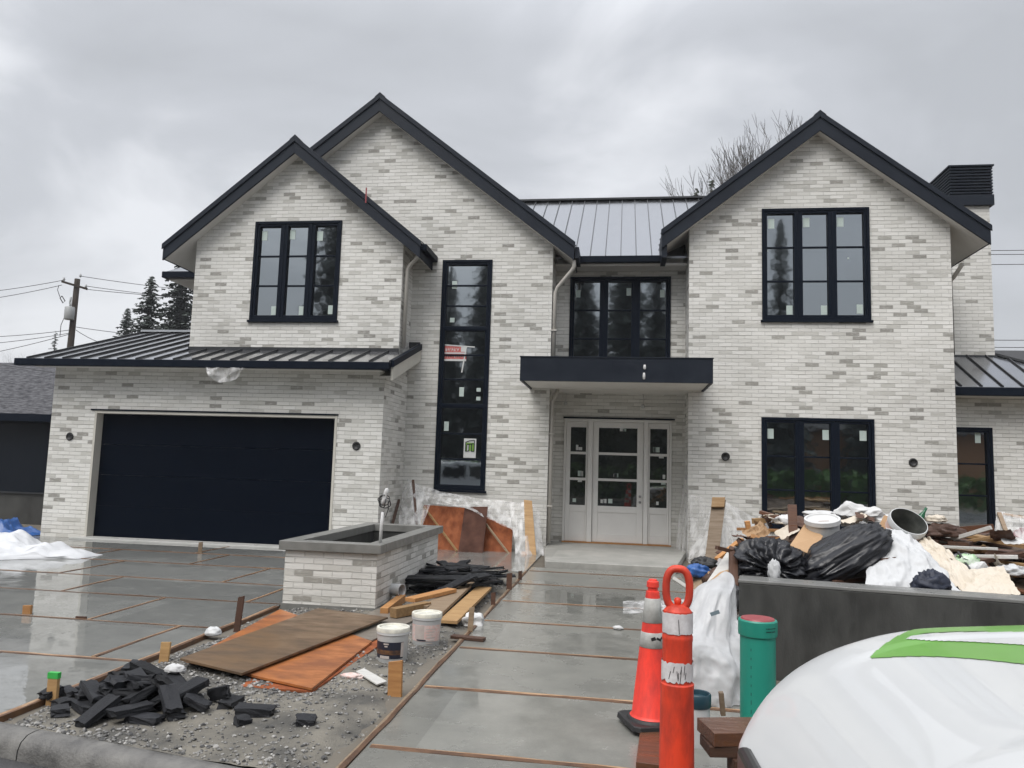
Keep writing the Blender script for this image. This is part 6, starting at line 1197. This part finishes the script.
quad_sheet('scrap_board', [at(690, 588, 7.9), at(702, 596, 7.7), at(706, 577, 7.9), at(694, 574, 8.1)], .02, 'wood_grey', 'brown board stub showing beside the orange handle', 'board', G6)
for i, (x_, y_, l) in enumerate([(860, 547, 'black plastic scrap behind the white sheet'), (742, 556, 'small grey plastic scrap beside the round bag'), (1012, 572, 'pale violet rag at the right edge of the heap'), (787, 522, 'folded white paper under the upright board')]):
    crumple('rag', at(x_, y_, [8.3, 8.2, 8.0, 9.0][i]), .12, .1, .07, 70+i, ['black_bag', 'bag_grey', 'white_sheet', 'paper'][i], l, 'rag', G6, amp=.3, nu=34, nv=20)

# ------------------------------------------------------------------ parked car, only its bonnet is in the picture
CAR = empty('parked_car', (.50, 2.77, 0), 'white parked car with a bright green emblem on its bonnet', 'car', rz=.035)
LEN = 4.4
def cw(u):
    return (.557+.313*(1-(1-min(u/.469, 1))**3.16))*(1-.16*sm(3.7, LEN, u)**2)
def cz(u):
    t = min(u/.914, 1); return .601+.404*(1-(1-t)**2.6)+.13*min(u/1.6, 1.05)-.12*sm(3.6, LEN, u)
def csec(u, t):                                # t in -1..1, from the near sill over the top to the far sill
    w, z1 = cw(u), cz(u); s = -1 if t < 0 else 1; a = abs(t); zb = .52
    if a < .66:
        th = math.pi/2*(1-a/.66); n = 7.5
        v = w*max(0, math.cos(th))**(2/n); z = zb+(z1-zb)*max(0, math.sin(th))**(2/n)
        z += .035*(v/w)**2; z += .008*sm(.55, .62, v/w)*sm(.25, .7, u)-.008*sm(.80, .88, v/w)*sm(.25, .7, u)
    else:
        k = (a-.66)/.34; v = w*(1-.05*k**2); z = zb-(zb-.2)*k
    return Vector((u, s*v, z))
def tsamples(n):                               # even steps across the bonnet, then down the side
    vs_ = [i/(n*.7)*.97 for i in range(int(n*.7)+1)]; ts = []
    for q in vs_: ts.append(.66*(1-2/math.pi*math.acos(min(1, q**3.75))))
    k = [ts[-1]+(.66-ts[-1])*i/8 for i in range(1, 9)]+[.66+.34*i/6 for i in range(1, 7)]
    h = ts+k; return [-q for q in h[:0:-1]]+h
us = [0, .006, .012, .02, .03, .045]+[.06+.03*i for i in range(52)]+[1.7, 2, 2.6, 3.2, 3.5, 3.8, 4.0, 4.15, 4.3, LEN]; TS = tsamples(60); NT = len(TS)
mb = MB(); vs = [csec(u, TS[j]) for u in us for j in range(NT)]
for j in range(NT): vs[j] = Vector((vs[j].x+.0, vs[j].y*.985, vs[j].z-.008))
fs = [(i*NT+j, (i+1)*NT+j, (i+1)*NT+j+1, i*NT+j+1) for i in range(len(us)-1) for j in range(NT-1)] + [tuple(range(NT)), tuple(range((len(us)-1)*NT, len(us)*NT))]
o = mb.add(vs, fs).build('body', 'car_white', CAR); smooth_angle(o, 50)
# green emblem laid on the bonnet
def on_hood(u, v, lift=.0025):
    w = cw(u); lo, hi = 0, .66
    for _ in range(30):
        m_ = (lo+hi)/2
        if csec(u, m_).y < v: lo = m_
        else: hi = m_
    p = csec(u, lo); return Vector((p.x, v, p.z+lift))
def in_round(u, v, a, b, c, d, r):
    x = max(a+r-u, 0, u-(b-r)); y = max(c+r-v, 0, v-(d-r)); return x*x+y*y <= r*r
def decal(test, name, m, lift, st_=.008):
    mb = MB(); idx = {}
    n, k = int(1.3/st_), int(1.0/st_)
    def vid(i, j):
        if (i, j) not in idx: idx[(i, j)] = len(mb.v); mb.v.append(tuple(on_hood(.3+i*st_, -.2+j*st_, lift)))
        return idx[(i, j)]
    for i in range(n):
        for j in range(k):
            if test(.3+(i+.5)*st_, -.2+(j+.5)*st_): mb.f.append((vid(i, j), vid(i+1, j), vid(i+1, j+1), vid(i, j+1))); mb.m.append(0)
    return mb.build(name, m, CAR, smooth=True)
def d_green(u, v):
    lo = .47-.80*(u-.48) if u < .95 else .094; lo += .03*max(0, 1-(u-.47)/.06)**2
    return .475+1.15*max(0, v-.47) < u < 1.55 and max(lo, .02) < v < .77
def d_white(u, v): return .655 < u < 1.5 and v < .585-.09*(u-.64)-.03*max(0, 1-(u-.655)/.05)**2 and v > .535-.40*min(u-.64, .45)+.02*max(0, 1-(u-.655)/.05)**2
decal(d_green, 'emblem', 'car_green', .003)
decal(d_white, 'emblem_mark', 'car_white', .0055)
decal(lambda u, v: .72 < u < .98 and abs(v-(.60-.06*(u-.6))) < .012*math.sin(math.pi*(u-.72)/.26)**.5, 'emblem_stroke', 'car_green', .0075)
# front: grille, lamps, bumper
def facet(u0, u1, t0, t1, name, m, lift=.004, n=14):
    def fn(a, b):
        u = u0+(u1-u0)*a; t = t0+(t1-t0)*b; p = csec(u, t); q = csec(u+.01, t)-csec(max(0, u-.01), t); r_ = csec(u, t+.01)-csec(u, t-.01); nn = r_.cross(q)
        if nn.length > 0: nn.normalize()
        if nn.dot(p-Vector((1.5, 0, .5))) < 0: nn = -nn
        return p+nn*lift
    return sheet(fn, n, n).build(name, m, CAR, smooth=True)
facet(.05, .30, .60, .70, 'headlight', 'lens'); facet(.05, .30, -.70, -.60, 'headlight', 'lens')
MB().box(-.012, .03, -.36, .36, .30, .50).build('grille', 'car_black', CAR, bevel=.02)
MB().box(-.03, .15, -.70, .70, .17, .29).build('bumper_lip', 'car_black', CAR, bevel=.03)
MB().box(-.026, .03, -.34, .44, .42, .655).build('grille_trim', 'car_black', CAR, bevel=.02)
MB().box(-.016, 0, -.26, .26, .40, .51).build('number_plate', 'paper', CAR)
# cabin
cab = [(1.75, 1.10, .74), (2.35, 1.46, .60), (2.9, 1.55, .58), (3.6, 1.48, .56), (4.15, 1.05, .62)]
mb = MB(); vs = []
for u, z, w in cab: vs += [(u, -w, z), (u, w, z)]
mb.add(vs, [(2*i, 2*i+2, 2*i+3, 2*i+1) for i in range(4)]); base = []
k = len(mb.v); mb.add([(1.75, -.78, 1.0), (1.75, .78, 1.0), (4.15, -.72, 1.0), (4.15, .72, 1.0)], [])
mb.f += [(0, 2, 4, 6, 8, k+2, k), (1, 3, 5, 7, 9, k+3, k+1), (0, 1, k+1, k), (8, 9, k+3, k+2)]; mb.m += [0]*4
mb.build('cabin', 'car_white', CAR, bevel=.03)
mb = MB().add([(1.82, -.66, 1.15), (1.82, .66, 1.15), (2.33, .55, 1.45), (2.33, -.55, 1.45)], [(0, 1, 2, 3)]); o = mb.build('windscreen', 'car_glass', CAR); o.location = (-.02, 0, .022)
for s in (-1, 1):
    MB().add([(2.0, s*.76, 1.12), (3.8, s*.70, 1.12), (3.5, s*.60, 1.44), (2.4, s*.62, 1.43)], [(0, 1, 2, 3)]).build('side_window', 'car_glass', CAR)
    MB().box(1.95, 2.1, s*.86-.08, s*.86+.08, 1.08, 1.21).build('wing_mirror', 'car_white', CAR, bevel=.03)
    for u in (.78, 3.35):
        w_ = MB().lathe([(.20, -.09), (.305, -.10), (.32, -.06), (.32, .06), (.305, .10), (.20, .09)], 36, Matrix.Translation((u, s*.80, .31)) @ Matrix.Rotation(rad(90), 4, 'X')).build('wheel', 'rubber', CAR, smooth=True)
        MB().lathe([(0, -.07), (.1, -.085), (.21, -.08), (.21, .08), (.1, .085), (0, .07)], 30, Matrix.Translation((u, s*.80, .31)) @ Matrix.Rotation(rad(90), 4, 'X')).build('rim', 'chrome', w_, smooth=True)

# ------------------------------------------------------------------ neighbours
NB = empty('neighbouring_house', (-16, 17, 0), 'low dark walled neighbouring house with a grey shingle roof at the left edge', 'house', rz=rad(-2))
MB().box(-9, 2.9, .0, 8, -.1, .72).build('foundation', 'grey_render', NB)
MB().box(-9, 2.9, -.02, 7.9, .735, 2.62).build('wall', 'neighbour_wall', NB)
MB().box(-9, 2.9, -.05, 0, .70, .735).build('sill_flashing', 'seam_metal', NB)
mb = MB().slab([(-9.3, -.35, 2.68), (3.25, -.35, 2.60), (3.25, 4.0, 4.42), (-9.3, 4.0, 4.42)], .06); mb.slab([(-9.3, 8.3, 2.68), (3.25, 8.3, 2.60), (3.25, 4.002, 4.42), (-9.3, 4.002, 4.42)], .06); mb.build('roof', 'shingle', NB)
MB().add([(2.9, 0, 2.6), (2.9, 8, 2.6), (2.9, 4, 4.3), (2.6, 0, 2.6), (2.6, 8, 2.6), (2.6, 4, 4.3)], [(0, 1, 2), (5, 4, 3), (0, 2, 5, 3), (1, 4, 5, 2)]).build('wall', 'neighbour_wall', NB)
MB().add([(-9.3, -.42, 2.50), (3.25, -.42, 2.42), (3.25, -.42, 2.60), (-9.3, -.42, 2.68), (-9.3, -.32, 2.50), (3.25, -.32, 2.42), (3.25, -.32, 2.60), (-9.3, -.32, 2.68)], [(0, 1, 2, 3), (7, 6, 5, 4), (0, 4, 5, 1), (3, 2, 6, 7), (1, 5, 6, 2)]).build('gutter', 'black_trim', NB)
MB().lathe([(.16, 4.2), (.17, 4.62), (.22, 4.64), (.2, 4.72), (0, 4.76)], 20, Matrix.Translation((2.0, 3.6, 0))).build('roof_vent', 'far_roof', NB, smooth=True)
q = at(1008, 352, 30); FR = empty('neighbouring_house', (q.x, 30, 0), 'distant house with a dark pitched roof at the right edge', 'house')
MB().box(-1.0, 9, .3, 8, -.1, 5.0).build('wall', 'far_wall', FR)
mb = MB().slab([(-1.6, -.2, 5.0), (9, -.2, 5.0), (9, 4, 7.1), (1.2, 4, 7.1)], .1); mb.slab([(-1.6, -.2, 5.0), (1.2, 4, 7.1), (-1.6, 8.2, 5.0)], .1); mb.build('roof', 'far_roof', FR)

# ------------------------------------------------------------------ trees
def conifer(h, r, seed, whorls=52, per=8, needles='needles', bare=.06):
    R = random.Random(seed); tk = MB().tube([(0, 0, -.3), (0, 0, h*.5), (0, 0, h)], [h*.018, h*.011, .01], 7); mb = MB()
    V, Fc = [], []
    nb = whorls*per
    for i in range(nb):
        t = ((i+R.random())/nb)**1.05; z = h*(bare+(1-bare)*t); rr = r*(1-t)**.8*R.choice([.6, .8, .95, 1, 1.1])+.035*r
        a = i*2.39996+R.uniform(-.4, .4); L0 = rr*R.uniform(.8, 1.08); dz = -L0*R.uniform(.15, .5)+.12*L0*(t > .8)
        d = Vector((math.cos(a), math.sin(a), 0)); s_ = Vector((-math.sin(a), math.cos(a), 0)); nseg = max(3, int(L0/(.04*h))+2)
        for q in range(nseg):
            f_ = (q+.5+R.uniform(-.2, .2))/nseg; c = d*(L0*f_)+Vector((0, 0, z+dz*f_**1.3)); w = (.26*L0*(1-f_*.7)+.012*h)*R.uniform(.5, 1.15); l = L0/nseg*R.uniform(.8, 1.4)
            for sd_ in (-1, 1):
                e1 = c+s_*sd_*w+d*l*.45+Vector((0, 0, -w*R.uniform(.1, .6))); e2 = c+d*l*.7+Vector((0, 0, -.012*h*R.random())); e3 = c-d*l*.4
                o_ = len(V); V += [e3, e1, e2]; Fc.append((o_, o_+1, o_+2))
                o_ = len(V); V += [c-d*l*.2, c+s_*sd_*w*.5+Vector((0, 0, -w*R.uniform(.3, .8))), c+d*l*.5+Vector((0, 0, -w*.15))]; Fc.append((o_, o_+1, o_+2))
    mb.add(V, Fc); return tk, mb
def conifer_thing(x, y, h, r, seed, label, group, proto=None, z=0, **k):
    root = empty('conifer_tree', (x, y, z), label, 'tree', group, rz=seed)
    if proto is None:
        a, b = conifer(h, r, seed, **k); a.build('trunk', 'bark', root, smooth=True); b.build('crown', k.get('needles', 'needles'), root)
    else:
        for ch in proto.children: c = ch.copy(); COL.objects.link(c); c.parent = root
        s_ = h/proto['h']; root.scale = (r/proto['r'], r/proto['r'], s_)
    root['h'] = h; root['r'] = r; return root
q = at(152, 276, 46); c1 = conifer_thing(q.x, 46, q.z, 3.7, 3, 'tall dark pointed conifer behind the garage roof', 'trees behind the house')
q = at(186, 244, 52); conifer_thing(q.x, 52, q.z, 4.6, 8, 'broad dark conifer half hidden by the left gable', 'trees behind the house', whorls=58, per=9)
q = at(128, 308, 50); conifer_thing(q.x, 50, q.z, 3.0, 5, 'lower conifer at the left of the dark pair', 'trees behind the house')
q = at(56, 331, 58); conifer_thing(q.x, 58, q.z, 1.7, 12, 'small thin conifer beside the utility pole', 'trees behind the house', whorls=22, per=5)
q = at(697, 188, 42); conifer_thing(q.x, 42, q.z, 1.5, 14, 'conifer tip showing above the metal roof ridge', 'trees behind the house', whorls=26, per=6, needles='needles_pale')
q = at(712, 178, 44); conifer_thing(q.x, 44, q.z, 1.6, 18, 'second conifer tip beside the bare tree', 'trees behind the house', whorls=26, per=6, needles='needles_pale')

def bare_tree(x, y, h, spread, seed, label, group, z0=0, levels=6, thick=1):
    R = random.Random(seed); root = empty('bare_tree', (x, y, z0), label, 'tree', group); tr = MB(); cr_ = MB()
    def grow(p, d, l, r, lev):
        r = max(r, .010); k = 3; pts = [p]; rr = [r]; q = Vector(p); dd = Vector(d)
        for i in range(k):
            dd = (dd+Vector((R.uniform(-.16, .16), R.uniform(-.16, .16), R.uniform(-.02, .14)))).normalized(); q = q+dd*l/k; pts.append(q.copy()); rr.append(r*(1-.35*(i+1)/k))
        (tr if lev < 2 else cr_).tube(pts, rr, 6 if lev < 2 else 3, caps=False)
        if lev < levels:
            for j in range(R.choice([2, 3, 3]) if lev else 4):
                a = R.uniform(0, 6.28); t = R.uniform(.3, .62)*spread; side = dd.orthogonal().normalized(); side.rotate(Matrix.Rotation(a, 3, dd)); nd = (dd+side*t+Vector((0, 0, .12))).normalized()
                grow(pts[R.choice([2, 3, 3])], nd, l*R.uniform(.66, .84), rr[-1]*R.uniform(.6, .75), lev+1)
    grow(Vector((0, 0, 0)), Vector((0, 0, 1)), h*.27, h*.012*thick, 0)
    tr.build('trunk', 'bark', root, smooth=True); cr_.build('crown', 'twig', root); return root
q = at(792, 122, 40); bare_tree(q.x, 40, q.z*.97, .66, 4, 'leafless tree rising behind the right gable', 'trees behind the house', levels=7, thick=1.5)
q = at(770, 152, 41); bare_tree(q.x, 41, q.z*.86, .5, 9, 'lower leafless tree beside the taller one behind the gable', 'trees behind the house', levels=6, thick=1.4)
# far hazy row of trees beyond the neighbour
R = random.Random(9)
for i in range(9):
    x_ = 2+i*7-R.uniform(0, 4); q = at(x_, 345+R.uniform(-4, 6), 150); bare_tree(q.x, 150, max(8, q.z), 1.3, 30+i, f'far hazy leafless tree on the skyline, {ORD[i]} from the left edge', 'far trees on the skyline', levels=5)

# ------------------------------------------------------------------ utility pole and wires
p0, p1 = at(69, 360, 45), at(77.5, 279, 45); UP = empty('utility_pole', (p0.x, 45, 0), 'brown wooden utility pole with crossarm and grey transformer behind the garage', 'utility pole')
def up(mb, name, m, smooth=True): o = mb.build(name, m, None, smooth=smooth, origin=(p0.x, 45, 0)); o.location = (0, 0, 0); o.parent = UP; return o
d_ = (p1-p0)/(p1.z-p0.z); up(MB().tube([p0-d_*p0.z, p1], [.26, .17], 12), 'pole', 'pole_wood')
a, b = at(62, 281.5, 44.8), at(87, 289, 44.8); up(MB().bar(a, b, .12, .14), 'crossarm', 'pole_wood', False)
for x_, y_ in ((64, 279.5), (86, 286.5), (80.5, 276)): q = at(x_, y_, 44.8); up(MB().lathe([(0, .14), (.06, .12), (.05, .06), (.08, .03), (.06, -.06), (0, -.1)], 10, Matrix.Translation(q)), 'insulator', 'transformer')
q = at(69.5, 313, 44.6); up(MB().lathe([(0, .42), (.26, .40), (.30, .36), (.30, -.40), (.27, -.44), (0, -.44)], 18, Matrix.Translation(q)), 'transformer', 'transformer'); up(MB().lathe([(0, .75), (.05, .72), (.07, .5), (.05, .42)], 8, Matrix.Translation(q)), 'bushing', 'transformer')
up(MB().tube([at(62, 296, 44.6), at(60, 298, 44.6), at(63, 303, 44.6), at(65, 301, 44.6), at(62, 296, 44.6)], .03, 6), 'cutout', 'cable'); up(MB().tube([at(71, 297, 44.6), at(70, 304, 44.6)], .06, 6), 'arrester', 'transformer')
up(MB().tube([at(59, 285, 44.6), at(57.5, 290, 44.6), at(60, 297, 44.6)], .02, 5), 'jumper', 'cable'); up(MB().tube([at(64, 318, 44.6), at(61, 325, 44.6), at(60, 336, 44.6)], .02, 5), 'jumper', 'cable')
def wire(pts, label, r=.02):
    p = [Vector(q) for q in pts]; o = MB().tube(p, r, 5).build('power_line', 'cable', None, smooth=True); tag(o, label, 'power line', 'overhead power lines'); return o
def sagline(a, b, s, n=14): return [Vector(a).lerp(Vector(b), i/n)-Vector((0, 0, s*4*(i/n)*(1-i/n))) for i in range(n+1)]
for (x0_, y0_, x1_, y1_, l) in [(-60, 296, 64, 280, 'power line from the left edge to the top insulator of the pole'), (-60, 305, 62, 285, 'power line from the left edge just below the crossarm'), (-60, 338, 70, 330, 'low cable from the left edge to the middle of the pole'), (-60, 347, 70, 333, 'lower communication cable left of the pole'), (-60, 362, 70, 334, 'lowest drooping cable left of the pole')]:
    wire(sagline(at(x0_, y0_, 45), at(x1_, y1_, 44.8), .15), l)
for (x0_, y0_, x1_, y1_, l) in [(80, 276, 260, 296, 'power line from the pole top towards the left gable'), (86, 286, 260, 303, 'power line from the right crossarm end towards the house'), (84, 289, 260, 300, 'middle power line from the pole towards the house'), (76, 327, 200, 338, 'low cable from the pole to behind the garage roof'), (76, 330, 110, 345, 'slanting service cable down from the pole')]:
    wire(sagline(at(x0_, y0_, 44.8), at(x1_, y1_, 50), .15), l)
for (y0_, y1_, l) in [(249.5, 247.5, 'upper wire right of the chimney'), (253, 252, 'second wire right of the chimney'), (263.5, 261.5, 'third wire right of the chimney'), (338, 338.5, 'upper low wire at the right edge'), (345, 346, 'lower low wire at the right edge')]:
    wire(sagline(at(900, y0_, 42), at(1120, y1_, 42), .1), l, .018)
# service cable in front of the shingle roof
wire(sagline(at(-20, 362, 16.6), at(52, 372, 15.2), .0), 'thin cable crossing the shingle roof to the garage corner', .006)

# ------------------------------------------------------------------ across the street, seen only in the windows
R = random.Random(17)
ref = [(-31, 13, 3.0), (-27, 12.5, 2.6), (-22.6, 31, 4.6), (-17.5, 20, 3.4), (-13.5, 17.5, 3.0), (-10, 18.5, 3.2), (-6.5, 20, 3.4), (-3, 19.5, 3.2), (.5, 21, 3.4), (4.2, 19.5, 3.3), (7.4, 17, 2.8), (11.0, 20, 2.7), (17.0, 12.5, 2.4)]
ref2 = [(-12, 21, 4.2), (-7, 23, 4.4), (-3.5, 20, 4.2), (0, 24, 4.6), (3, 21, 4.3), (6.2, 22, 4.0)]
RC = [c1, [o for o in bpy.data.objects if o.get('label') == 'broad dark conifer half hidden by the left gable'][0], [o for o in bpy.data.objects if o.get('label') == 'lower conifer at the left of the dark pair'][0]]
for i, (x, h, r) in enumerate(ref): conifer_thing(x, -22-R.uniform(0, 5), h, r, 100+i, f'tall conifer across the street, {ORD[i]} from the left', 'conifers across the street', proto=RC[i % 3])
for i, (x, h, r) in enumerate(ref2): conifer_thing(x, -31-R.uniform(0, 3), h, r, 140+i, f'conifer in the back row across the street, {ORD[i]} from the left', 'conifers in the back row across the street', proto=RC[i % 3])
AH = empty('house_across_street', (15, -26, 0), 'brown house across the street mirrored in the windows', 'house')
MB().box(-8, 12, -8, 0, -.1, 5.2).build('wall', 'far_wall', AH); MB().slab([(-9, .8, 5.1), (13, .8, 5.1), (13, -4, 8), (-9, -4, 8)], .1).build('roof', 'far_roof', AH)
HG = MB(); V = []; Fc = []
for i in range(2600):
    c = Vector((R.uniform(-14, 26), R.uniform(-17.5, -16.2), R.uniform(-.1, 1.9))); a = Vector((R.uniform(-1, 1), R.uniform(-1, 1), R.uniform(-1, 1))).normalized()*.3; b = a.orthogonal()*1.0; o_ = len(V); V += [c-a, c+b, c+a]; Fc.append((o_, o_+1, o_+2))
o = HG.add(V, Fc).build('hedge', 'hedge'); tag(o, 'clipped green hedge across the street', 'hedge')
VN = empty('parked_van', (-10.5, -6.2, -.12), 'white van parked across the street mirrored in the stair window', 'van')
MB().prism_xz([(0, .35), (5.2, .35), (5.2, 1.05), (4.55, 1.2), (4.0, 1.95), (.2, 2.0), (0, 1.8)], -1.9, 0).build('body', 'car_white', VN, bevel=.06)
for a, b in ((.3, 1.35), (1.5, 2.7), (2.85, 3.9)): MB().box(a, b, -.005, .012, 1.18, 1.78).build('side_window', 'car_glass', VN)
for u in (1.0, 4.3):
    w_ = MB().lathe([(0, -.1), (.33, -.1), (.36, -.06), (.36, .06), (.33, .1), (0, .1)], 28, Matrix.Translation((u, -.08, .36)) @ Matrix.Rotation(rad(90), 4, 'X')).build('wheel', 'rubber', VN, smooth=True)

# ------------------------------------------------------------------ rainy air
m = bpy.data.materials.new('haze'); m.use_nodes = True; N = m.node_tree.nodes; L = m.node_tree.links; N.clear()
ou = N.new('ShaderNodeOutputMaterial'); pv = N.new('ShaderNodeVolumePrincipled'); pv.inputs['Color'].default_value = (.86, .88, .92, 1); pv.inputs['Density'].default_value = .0007; pv.inputs['Anisotropy'].default_value = .2
L.new(pv.outputs[0], ou.inputs['Volume']); MAT['haze'] = m
o = MB().box(-230, 230, -60, 230, -1.2, 60).build('haze', 'haze'); tag(o, kind='stuff')
